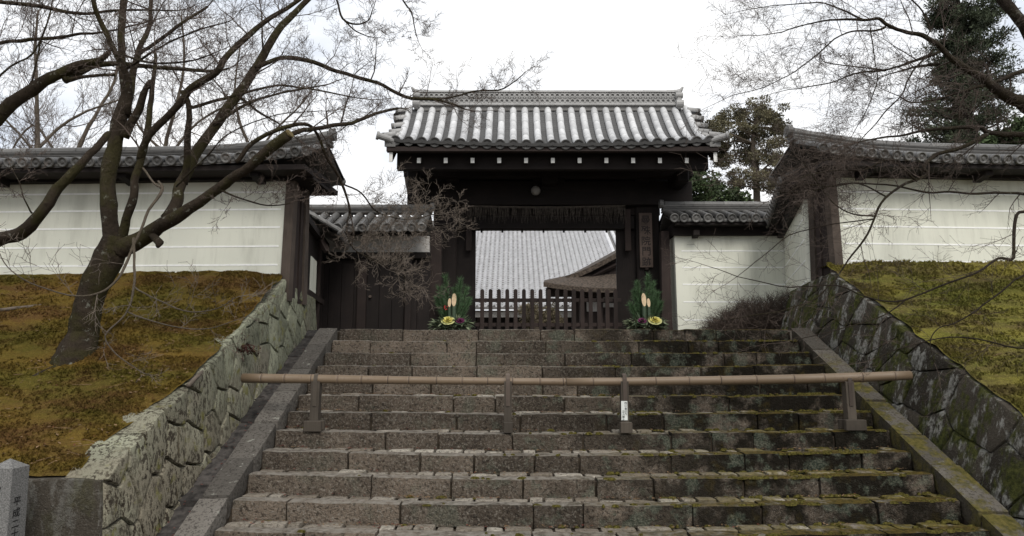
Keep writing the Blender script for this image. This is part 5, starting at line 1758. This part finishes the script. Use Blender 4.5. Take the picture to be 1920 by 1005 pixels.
# --- right maple, rooted beyond the right edge
p0 = at(2230, 560, 7.4); p0.z = MOSS_R(7.4)
mr = thing('maple_tree', (p0.x, p0.y, p0.z-0.05), 'dark bare maple reaching in over the green bank from the right edge', 'tree')
tw = Twigs(303, 0.6, 0.11, 0.0015, 0.62)
D = 7.4
for (nm, seq, step, l, f0, n) in [
 ('trunk', [(2230,640,130,D),(2225,560,110,D),(2200,430,100,D),(2150,280,92,7.3),(2050,140,70,7.2),(1960,90,46,7.1),(1920,48,32,7.0),(1882,0,28,7.0),(1840,-70,22,7.0)], 0, 0, 0, 12),
 ('limb', [(2190,380,70,7.3),(2060,260,52,7.2),(1960,215,46,7.1),(1920,194,42,7.0),(1898,186,36,7.0),(1868,165,28,6.9),(1838,143,22,6.9),(1793,118,18,6.8),(1764,90,15,6.8),(1734,66,13,6.7),(1701,60,11,6.7),(1665,47,10,6.6),(1648,34,9,6.6),(1622,37,8,6.6),(1570,38,6,6.5),(1510,45,4,6.5),(1455,62,3,6.5)], 0.14, 0.5, 0.4, 10),
 ('limb', [(1660,50,7,6.6),(1636,57,6,6.6),(1600,58,5,6.6),(1565,74,4.5,6.5),(1530,105,4,6.5),(1480,142,3,6.4),(1430,165,2.5,6.4),(1370,180,2,6.4)], 0.10, 0.42, 0.15, 7),
 ('limb', [(1620,37,6,6.6),(1585,22,5,6.7),(1545,6,4,6.7),(1490,8,3,6.7),(1420,15,2.5,6.7)], 0.10, 0.42, 0.15, 7),
 ('limb', [(1760,97,10,6.8),(1722,111,9,6.8),(1690,123,7,6.8),(1660,131,6,6.8),(1610,137,5,6.7),(1570,153,4,6.7),(1525,163,3,6.7),(1470,170,2,6.7)], 0.10, 0.42, 0.15, 7),
 ('limb', [(1762,120,8,6.9),(1720,124,7,6.9),(1690,134,5,6.9),(1662,141,3,6.9)], 0.12, 0.3, 0.2, 6),
 ('limb', [(1655,131,4,6.8),(1600,124,3.5,6.8),(1550,118,3,6.8),(1540,108,2,6.8)], 0.12, 0.35, 0.2, 6),
 ('limb', [(1750,92,6,6.8),(1712,133,5,6.7),(1690,178,4,6.6),(1663,207,4,6.6),(1640,235,3,6.5),(1610,266,2.5,6.5),(1590,285,2,6.5)], 0.10, 0.36, 0.2, 6),
 ('limb', [(1632,52,4,6.6),(1640,110,3.5,6.5),(1645,150,3,6.5),(1625,205,2.5,6.5),(1600,250,2,6.5)], 0.12, 0.34, 0.2, 6),
 ('limb', [(1745,60,6,6.7),(1730,20,5,6.7),(1700,-10,4,6.7)], 0.14, 0.4, 0.2, 6),
 ('limb', [(1990,110,18,7.1),(1920,132,14,7.0),(1880,149,11,6.9),(1840,160,9,6.9),(1790,177,7,6.8),(1742,190,6,6.8),(1706,192,5,6.7),(1680,178,3,6.7)], 0.10, 0.4, 0.3, 8),
 ('limb', [(2150,330,30,7.3),(2000,255,20,7.0),(1920,252,17,6.7),(1880,252,15,6.6),(1850,249,14,6.5),(1836,240,13,6.5),(1780,242,10,6.4),(1738,244,9,6.4),(1700,252,7,6.3),(1650,257,5,6.3),(1608,267,4,6.2)], 0.12, 0.4, 0.35, 8),
 ('limb', [(1850,252,13,6.5),(1806,276,12,6.4),(1760,290,11,6.4),(1732,312,12,6.3),(1736,328,10,6.3),(1698,344,8,6.3),(1659,371,7,6.2),(1639,411,6,6.2),(1623,447,6,6.2),(1591,487,5,6.2),(1571,515,4,6.2),(1552,554,3,6.2)], 0.12, 0.38, 0.3, 8),
 ('limb', [(1720,340,7,6.3),(1670,300,6,6.3),(1620,318,5,6.3),(1570,320,4,6.2),(1510,330,3,6.2),(1440,350,2.5,6.2),(1370,345,2,6.2)], 0.06, 0.36, 0.15, 7),
 ('limb', [(2140,420,22,7.2),(2000,380,12,6.8),(1920,365,9,6.6),(1878,361,8,6.5),(1818,363,7,6.4),(1778,359,6,6.4),(1738,359,6,6.3),(1659,347,5,6.3),(1579,345,4,6.2),(1500,360,3,6.2),(1420,352,2,6.2)], 0.11, 0.36, 0.4, 7),
 ('limb', [(1660,368,5,6.2),(1610,345,4,6.2),(1560,350,3.5,6.2),(1510,345,3,6.1),(1470,365,2.5,6.1)], 0.05, 0.32, 0.1, 6),
 ('limb', [(1640,405,5,6.2),(1600,400,4,6.2),(1560,380,3.5,6.2),(1530,340,3,6.2),(1505,305,2,6.2)], 0.06, 0.32, 0.1, 6),
 ('limb', [(1660,300,5,6.3),(1600,295,4,6.3),(1550,300,3,6.3),(1500,318,2,6.3)], 0.07, 0.3, 0.1, 6),
 ('limb', [(2140,470,20,7.2),(2000,420,12,6.6),(1922,398,9,6.3),(1902,420,9,6.2),(1901,483,9,6.1),(1870,484,7,6.1),(1830,511,6,6.0),(1738,546,5,6.0),(1679,564,5,6.0),(1623,554,4,6.0),(1567,536,4,6.0),(1480,538,3,6.0),(1400,523,2.5,6.0),(1330,500,2,6.0)], 0.14, 0.36, 0.35, 7),
 ('limb', [(1700,560,4,6.0),(1660,590,3.5,6.0),(1600,610,3,6.0),(1540,625,2.5,6.0),(1480,640,2,6.0)], 0.12, 0.32, 0.2, 6),
 ('limb', [(1575,512,4,6.2),(1530,560,3.5,6.2),(1480,580,3,6.2),(1420,590,2.5,6.2),(1350,600,2,6.2)], 0.10, 0.34, 0.1, 6),
 ('limb', [(1640,410,4,6.2),(1560,420,3.5,6.2),(1480,440,3,6.2),(1430,480,2.5,6.2),(1380,520,2,6.2)], 0.10, 0.36, 0.1, 6),
 ('limb', [(2080,620,12,6.4),(1990,640,8,6.1),(1920,654,5,6.0),(1850,640,4.5,5.9),(1780,632,4,5.9),(1700,650,3,5.9),(1640,672,2.5,5.9)], 0.14, 0.34, 0.3, 6),
 ('limb', [(1990,520,9,6.4),(1920,515,5,6.1),(1860,560,4.5,6.0),(1800,600,4,5.9),(1760,612,3,5.9),(1746,640,3,5.9),(1752,680,2,5.9)], 0.13, 0.32, 0.3, 6)]:
    P, Q = limb(mr, seq, M_BARKD, nm, n, 0.14)
    low = seq[-1][1] > 330
    if step: tw.along(P, Q, step*(1.6 if low else 0.85), l*1.25, 2 if low else 3, f0, 0.0, bias=Vector((-0.5,0,-0.1)))
build('twigs', tw.mb, M_TWIG, mr, kind='stuff')

# --- pale bare trees behind the left plaster wall
def bare_tree(px, Y, stems, label, seed, base_z=LZ):
    b = at(px, 400, Y)
    root = thing('bare_tree', (b.x, Y, base_z), label, 'tree', 'bare trees behind the left plaster wall')
    tw = Twigs(seed, 0.8, 0.17, 0.003, 1.2)
    for (seq, step, l) in stems:
        P, Q = limb(root, [(a, c, w, Y+dy) for a, c, w, dy in seq], M_BARKB, 'trunk' if seq[0][1] > 330 else 'limb', 8, 0.12)
        if step: tw.along(P, Q, step, l, 3, 0.12, 0.16, rmax=0.015)
    build('twigs', tw.mb, M_TWIGB, root, kind='stuff')
bare_tree(68, 14.0, [([(66,460,20,0),(68,360,17,0),(70,270,14,0),(70,180,10,0),(66,90,8,0),(72,20,5,0)], 0.26, 0.9),
                     ([(70,280,9,0),(110,240,8,0.2),(150,215,7,0.3),(200,195,5,0.5),(250,180,3,0.6)], 0.24, 0.8),
                     ([(68,290,7,0),(30,245,6,-0.2),(0,215,5,-0.3)], 0.26, 0.8)], 'slender pale bare tree behind the far left of the wall', 41)
bare_tree(120, 15.5, [([(120,470,18,0),(128,350,15,0),(150,270,12,0),(185,205,9,0.2),(215,150,7,0.4),(230,60,5,0.5)], 0.26, 0.9),
                      ([(132,330,10,0),(100,280,7,0),(60,235,6,0),(10,300,4,0)], 0.26, 0.8)], 'pale bare tree leaning right behind the mossy maple trunk', 42)
bare_tree(330, 16.5, [([(330,480,18,0),(322,380,15,0),(310,280,12,0),(330,200,9,0),(345,120,7,0),(340,30,5,0)], 0.26, 0.95),
                      ([(314,300,9,0),(360,240,7,0),(410,205,6,0),(470,190,4,0)], 0.25, 0.85),
                      ([(316,290,9,0),(270,250,7,0),(240,200,5,0),(225,140,4,0)], 0.26, 0.8)], 'pale bare tree behind the middle of the left wall', 43)
bare_tree(470, 18.0, [([(470,480,16,0),(468,380,13,0),(470,290,10,0),(450,230,8,0),(440,170,6,0),(450,90,4,0)], 0.28, 0.95),
                      ([(470,300,8,0),(520,240,6,0),(560,200,5,0),(600,150,3,0)], 0.26, 0.85)], 'pale bare tree nearest the right end of the left wall', 44)

# ------------------------------------------------------------------ evergreen trees
M_NEED = m_plain('conifer_needle', (0.05, 0.062, 0.034), 0.5, 0.75, 3.0, bump=0)
M_BROAD = m_plain('brown_green_leaf', (0.15, 0.135, 0.08), 0.5, 0.7, 2.5, bump=0)
M_BROADG = m_plain('dark_green_leaf', (0.06, 0.085, 0.035), 0.5, 0.7, 2.5, bump=0)

def clump(mb, c, r, n, rng, l, w, up=0.3, flat=0.6):
    for q in range(n):
        d = Vector((rng.gauss(0,1), rng.gauss(0,1), rng.gauss(0,1)))
        if d.length < 1e-3: continue
        d.normalize()
        k = r*rng.random()**0.45
        p = c + Vector((d.x*k, d.y*k, d.z*k*flat))
        leaf(mb, p, d + Vector((0,0,up)) + Vector((rng.gauss(0,.5), rng.gauss(0,.5), rng.gauss(0,.5))), Vector((rng.gauss(0,1),rng.gauss(0,1),1)), l*rng.uniform(0.7,1.3), w*rng.uniform(0.7,1.3))

# conifer at the right, built of boughs carrying needle sprays
Yc = 16.0
cb_ = at(1800, 400, Yc)
cf = thing('conifer_tree', (cb_.x, Yc, LZ), 'dark evergreen conifer rising behind the right plaster wall', 'tree')
P, Q = smooth_path([Vector((cb_.x,Yc,LZ)), at(1805,250,Yc), at(1800,120,Yc), at(1795,30,Yc), at(1790,-40,Yc)], [0.3, 0.22, 0.15, 0.1, 0.04])
mb = MB(); mb.tube(P, Q, 10, wob=0.1); build('trunk', mb, M_BARKD, cf, smooth=True)
rng = random.Random(55)
nd = MB(); bghs = 0
def halfw(py): # silhouette half widths left / right of the axis, in photo pixels
    tab = [(-60,45,40),(0,60,60),(40,55,75),(90,52,65),(130,55,80),(165,45,100),(200,80,70),(225,118,80),(250,125,105),(290,125,130),(330,120,130)]
    for i in range(len(tab)-1):
        if tab[i][0] <= py <= tab[i+1][0]:
            t = (py-tab[i][0])/(tab[i+1][0]-tab[i][0])
            return tab[i][1]+(tab[i+1][1]-tab[i][1])*t, tab[i][2]+(tab[i+1][2]-tab[i][2])*t
    return 110, 120
py = -60
while py < 330:
    hl, hr = halfw(py)
    for k in range(8):
        ang = rng.uniform(0, 2*math.pi)
        c_ = math.cos(ang)
        hw = (hr if c_ > 0 else hl)*rng.uniform(0.6, 1.12)
        rr = hw*tt(py, Yc)/FPX
        base = at(1800, py + rng.uniform(-5, 5), Yc)
        tip = base + Vector((c_*rr, math.sin(ang)*rr, 0.06*rr + rng.uniform(-0.1, 0.2)))
        mid_ = base.lerp(tip, 0.55) + Vector((0,0,-0.09))
        bm_ = MB(); bm_.tube([base, mid_, tip], [0.035, 0.025, 0.008], 5); build('bough', bm_, M_BARKD, cf); bghs += 1
        for q in range(6):
            f = 0.35 + 0.65*(q + rng.random())/6
            p = (base.lerp(mid_, f/0.55) if f < 0.55 else mid_.lerp(tip, (f-0.55)/0.45))
            clump(nd, p + Vector((rng.gauss(0,.07), rng.gauss(0,.07), 0.05)), 0.17 + 0.12*rng.random(), 75, rng, 0.085, 0.013, 0.5, 0.42)
    py += 24
build('needles', nd, M_NEED, cf, kind='stuff')

def broad_tree(px, Y, top, blobs, label, mat, seed, trunk, n=70, l=0.10, w=0.028):
    rng = random.Random(seed)
    b = at(px, 420, Y)
    root = thing('broadleaf_tree', (b.x, Y, LZ), label, 'tree')
    P, Q = smooth_path([Vector((b.x, Y, LZ))] + [at(a, c, Y) for a, c in trunk], [0.12] + [0.09 - 0.06*i/len(trunk) for i in range(len(trunk))])
    mb = MB(); mb.tube(P, Q, 9, wob=0.12); build('trunk', mb, M_BARKB, root, smooth=True)
    lv = MB()
    for (bx, by, br) in blobs:
        c = at(bx, by, Y + rng.uniform(-0.8, 0.8)); r = br*tt(by, Y)/FPX
        near = min(P, key=lambda q: (q-c).length)
        lm = MB(); lm.tube([near, near.lerp(c, 0.5)+Vector((0,0,0.1)), c], [0.04, 0.025, 0.01], 5); build('limb', lm, M_BARKB, root)
        for q in range(16):
            d = Vector((rng.gauss(0,1), rng.gauss(0,1), rng.gauss(0,1))).normalized()
            clump(lv, c + d*r*rng.uniform(0.2, 1.2), r*0.42, int(n*0.8), rng, l, w, 0.1, 0.6)
    build('crown', lv, mat, root, kind='stuff')
broad_tree(1415, 19.0, 195,
    [(1350,232,28),(1338,250,24),(1385,222,26),(1428,208,26),(1452,222,24),(1466,250,22),(1428,250,30),(1390,262,28),(1440,285,30),(1400,300,26),(1466,300,20),(1355,300,22),(1350,272,18),(1425,330,26),(1452,345,22),(1385,340,20)],
    'brown green evergreen tree behind the right end of the gate roof', M_BROAD, 61, [(1418,330),(1412,280),(1415,240),(1420,215)], 190, 0.06, 0.018)
broad_tree(1330, 17.5, 330,
    [(1300,330,18),(1318,345,22),(1340,355,22),(1310,372,24),(1345,380,22),(1370,372,18),(1395,380,18)],
    'dark green bush tree below the gate eave beside the brown tree', M_BROADG, 62, [(1330,380),(1330,350)], 66, 0.10, 0.03)
broad_tree(1860, 15.0, 230,
    [(1880,255,24),(1915,235,24),(1905,268,20),(1850,270,18),(1945,255,26)],
    'low leafy tree right of the conifer above the wall roof', M_BROADG, 63, [(1880,280),(1890,250)], 60, 0.10, 0.03)
broad_tree(1005, 21.0, 560,
    [(985,588,14),(1000,578,14),(1018,590,14),(1036,582,12),(1046,600,12),(990,604,14)],
    'dry tan garden bush seen between the pickets', m_plain('dry_bush_leaf', (0.119, 0.098, 0.0595), 0.4, 0.8, 8, bump=0), 64, [(1005,610),(1008,585)], 44, 0.08, 0.018)

# brown clipped shrub at the foot of the low wall
sb2 = at(1440, 610, 10.9)
shr = thing('clipped_shrub', (sb2.x, 10.9, LZ), 'brown leafless clipped shrub below the low plaster wall', 'shrub')
tw = Twigs(71, 1.0)
tw.rng = random.Random(71)
tw_core = MB(); rng = random.Random(72)
dome = []
for q in range(520):
    a = rng.uniform(0, 2*math.pi); e = rng.uniform(0.05, 1.0)
    R_ = Vector((1.0*math.cos(a)*math.sqrt(1-e*e*0.9), 0.42*math.sin(a)*math.sqrt(1-e*e*0.9), 0.72*e))
    c0 = Vector((sb2.x+rng.uniform(-0.5,0.5), 10.9, LZ))
    sk = (R_.x+1.0)/2.0
    tip = Vector((sb2.x, 10.9, LZ)) + Vector((R_.x, R_.y, R_.z*(0.45+0.62*sk)))
    mid_ = c0.lerp(tip, 0.6) + Vector((rng.gauss(0,.03), rng.gauss(0,.03), rng.gauss(0,.03)))
    tw.mb.tube([c0, mid_, tip], [0.006, 0.004, 0.002], 3, cap=False)
    for z in range(7):
        d = (tip-c0).normalized() + Vector((rng.gauss(0,.7), rng.gauss(0,.7), rng.gauss(0,.6)))
        tw.grow(mid_.lerp(tip, rng.random()), d, 0.16, 0.003, 1)
build('stems', tw.mb, M_TWIG, shr, kind='stuff')

# dead leaf clump hanging on the left retaining wall top
rng = random.Random(81)
c = at(462, 650, 7.3)
dc = thing('dead_fern', (c.x-0.05, c.y, c.z-0.1), 'dark red dead fern clump on top of the lichened wall', 'plant')
mb = MB(); ms = MB()
for q in range(26):
    d = Vector((rng.gauss(0.2,0.7), rng.gauss(-0.1,0.7), rng.gauss(-0.1,0.35)))
    p0_ = Vector((c.x-0.08, c.y, c.z)); p1_ = p0_ + d.normalized()*rng.uniform(0.08, 0.2) + Vector((0.06,0,-0.01))
    ms.tube([p0_, p0_.lerp(p1_,0.5)+Vector((0,0,0.02)), p1_], [0.003,0.0025,0.0015], 3, cap=False)
    for z in range(7):
        leaf(mb, p0_.lerp(p1_, 0.3+0.7*rng.random()), Vector((rng.gauss(0,1), rng.gauss(0,1), rng.gauss(-0.4,0.6))), Vector((0,0,1)), rng.uniform(0.025,0.05), 0.010)
build('stems', ms, M_LEAFB, dc); build('leaves', mb, M_LEAFB, dc, kind='stuff')

# moss cushions and litter caught on the steps
mb = MB(); lt = MB(); rng = random.Random(88)
for q in range(2300):
    i = rng.randint(2, 12)
    x = XL + 0.02 + (XR-XL-0.04)*rng.random()**0.55
    if rng.random() > ((x-XL)/(XR-XL))**1.6 + 0.05: continue
    yf = Y1 - TR*(i-1); zt = LZ - RI*(i-1) + sag(i, x)
    w = rng.random()
    if w < 0.45: c = Vector((x, yf + rng.uniform(0.002, 0.05), zt - 0.004))                     # on the nosing
    elif w < 0.8: c = Vector((x, yf + TR - rng.uniform(0.0, 0.03), zt - 0.002))                 # at the foot of the next riser
    else: c = Vector((x, yf + rng.uniform(0.0, TR), zt - 0.008))
    if fbm((x*2.0, c.y*2.0, i*3.1), 1.0, 3) < -0.08: continue
    rx, ry, rz = rng.uniform(0.015, 0.055), rng.uniform(0.010, 0.024), rng.uniform(0.006, 0.016)
    n = 7; vs = [c + Vector((math.cos(6.283*k/n)*rx*rng.uniform(.8,1.2), math.sin(6.283*k/n)*ry, -0.008)) for k in range(n)]
    vs += [c + Vector((math.cos(6.283*k/n)*rx*0.6, math.sin(6.283*k/n)*ry*0.6, rz*rng.uniform(.6,1.1))) for k in range(n)] + [c + Vector((0,0,rz*1.2))]
    mb.add(vs, [(k, (k+1)%n, n+(k+1)%n, n+k) for k in range(n)] + [(n+k, n+(k+1)%n, 2*n) for k in range(n)])
M_CUSH = m_plain('step_moss', (0.06, 0.052, 0.014), 0.5, 0.95, 60, 0.05)
tag(build('moss_cushions', mb, M_CUSH), 'small moss cushions on the edges of the stone steps', kind='stuff')
for q in range(2400):
    i = rng.randint(4, 12)
    x = rng.uniform(XL+0.02, XR-0.02); yf = Y1 - TR*(i-1)
    y = yf + TR - abs(rng.gauss(0.0, 0.05)) - 0.004; z = LZ - RI*(i-1) + sag(i, x) + 0.006
    if fbm((x*1.5, y*3, i*1.7), 1.0, 3) < -0.05: continue
    a = rng.uniform(0, 6.28)
    leaf(lt, Vector((x, y, z)), Vector((math.cos(a), math.sin(a)*0.5, rng.uniform(-.05,.25))), Vector((0,-0.3,1)), rng.uniform(0.012, 0.035), rng.uniform(0.003, 0.008))
M_LIT = m_plain('tan_leaf_litter', (0.15, 0.095, 0.05), 0.4, 0.9, 40, bump=0)
tag(build('step_litter', lt, M_LIT), 'brown litter gathered at the foot of the step risers', kind='stuff')

# fallen leaves and sticks
mb = MB(); rng = random.Random(91)
for q in range(620):
    if q < 330:
        i = rng.randint(4, 12); x = XL + 0.03 + abs(rng.gauss(0, 1.6))
        if x > XR: continue
        y = Y1 - TR*(i-1) + TR - abs(rng.gauss(0.03, 0.08)); z = LZ - RI*(i-1) + sag(i, x) + 0.014
    elif q < 540:
        y = rng.uniform(5.2, 8.4); x = left_edge(y) - abs(rng.gauss(0.1, 0.7)); z = profL(y) + 0.03
    else:
        y = rng.uniform(5.5, 9.0); x = -2.68 + rng.uniform(-0.08, 0.1); z = nosing(y) - 0.05
    a = rng.uniform(0, 6.28)
    leaf(mb, Vector((x, y, z)), Vector((math.cos(a), math.sin(a), rng.uniform(-.1,.3))), Vector((0,0,1)), rng.uniform(0.02, 0.04), rng.uniform(0.006, 0.012))
tag(build('fallen_leaves', mb, M_LEAFR), 'dry red leaves scattered over steps and moss', kind='stuff')
for (bx, prof_, edge_, sg, ya, yb, lab) in ((0, profL, left_edge, -1, 5.1, 8.7, 'tan leaf litter and twigs strewn over the left moss bank'), (1, profR, right_edge, 1, 5.6, 9.3, 'tan leaf litter and twigs strewn over the right moss bank')):
    mb = MB()
    for q in range(1300 if sg < 0 else 300):
        y = rng.uniform(ya, yb); x = edge_(y) + sg*rng.random()**1.4*4.6
        if fbm((x*1.1, y*1.1, 9), 1.0, 3) < -0.12: continue
        z = prof_(y) + 0.035*fbm((x*0.8, y*0.8, 2.0), 1.0, 3) + 0.02*fbm((x*5, y*5, 0), 1.0, 3) + 0.012
        a = rng.uniform(0, 6.28)
        d = Vector((math.cos(a), math.sin(a)*0.7, rng.uniform(-0.1, 0.5)))
        if q % 9 == 0: mb.tube([Vector((x,y,z)), Vector((x,y,z)) + Vector((d.x, d.y, 0.1+d.y*0.4))*rng.uniform(0.06, 0.16)], [0.003, 0.002], 3, cap=False)
        else: leaf(mb, Vector((x, y, z)), d, Vector((0, -0.4, 1)), rng.uniform(0.02, 0.045), rng.uniform(0.004, 0.010))
    tag(build('leaf_litter', mb, M_LIT), lab, kind='stuff')
for (seq, lab) in (([(178,660),(198,655),(222,651)], 'pale fallen stick on the moss behind the maple trunk'), ([(352,728),(368,712),(380,700)], 'short pale stick on the moss near the wall'), ([(0,585),(60,578),(130,572)], 'long thin stick on the moss at the far left')):
    pts = []
    for px, py in seq:
        # intersect the view ray with the bank
        lo, hi = 5.0, 8.8
        for _ in range(40):
            m_ = (lo+hi)/2
            if at(px, py, m_).z > MOSS_L(m_): lo = m_
            else: hi = m_
        p = at(px, py, lo); p.z += 0.02; pts.append(p)
    P, Q = smooth_path(pts, [0.022, 0.02, 0.012])
    mb = MB(); mb.tube(P, Q, 7, wob=0.25)
    tag(build('fallen_stick', mb, M_TWIGL, smooth=True), lab, 'stick', 'sticks on the moss bank')

# ------------------------------------------------------------------ far wooded hill
mb = MB(); vs, fs = [], []
NX, NY = 90, 50
for j in range(NY+1):
    for i in range(NX+1):
        x = -260 + 420*i/NX; y = 110 + 150*j/NY
        hgt = 40*math.exp(-((x+85)/62)**2 - ((y-185)/45)**2)
        z = LZ - 2 + hgt + 1.6*fbm((x*0.22, y*0.22, 0), 1.0, 4)*min(1, hgt/8)
        vs.append((x, y, z))
for j in range(NY):
    for i in range(NX):
        a = j*(NX+1)+i; fs.append((a, a+1, a+NX+2, a+NX+1))
mb.add(vs, fs)
_t = NT('winter_woodland', 0.95, 0.05)
_c = _t.mix(_t.smooth(_t.noise(0.09, 5, 0.65), 0.42, 0.58), (0.16, 0.105, 0.075), (0.07, 0.085, 0.045))
_c = _t.mix(_t.smooth(_t.noise(0.9, 4, 0.7), 0.45, 0.65, 0, 0.5), _c, (0.05, 0.04, 0.03))
M_HILL = _t.color(_c)
tag(build('hill', mb, M_HILL), 'wooded winter hill far behind the side building', kind='structure')
mb = MB(); rng = random.Random(95)
for q in range(900):
    x = -85 + rng.gauss(0, 50); y = rng.uniform(140, 215)
    hgt = 40*math.exp(-((x+85)/62)**2 - ((y-185)/45)**2)
    if hgt < 5: continue
    z = LZ - 2 + hgt
    clump(mb, Vector((x, y, z+1.0)), rng.uniform(1.4, 2.6), 16, rng, 1.3, 0.6, 0.3, 1.1)
tag(build('woodland', mb, M_HILL), 'mixed trees covering the far hill', kind='stuff')
tri = sum(len(m.polygons) for m in bpy.data.meshes)
print('faces', tri, 'objects', len(bpy.data.objects))
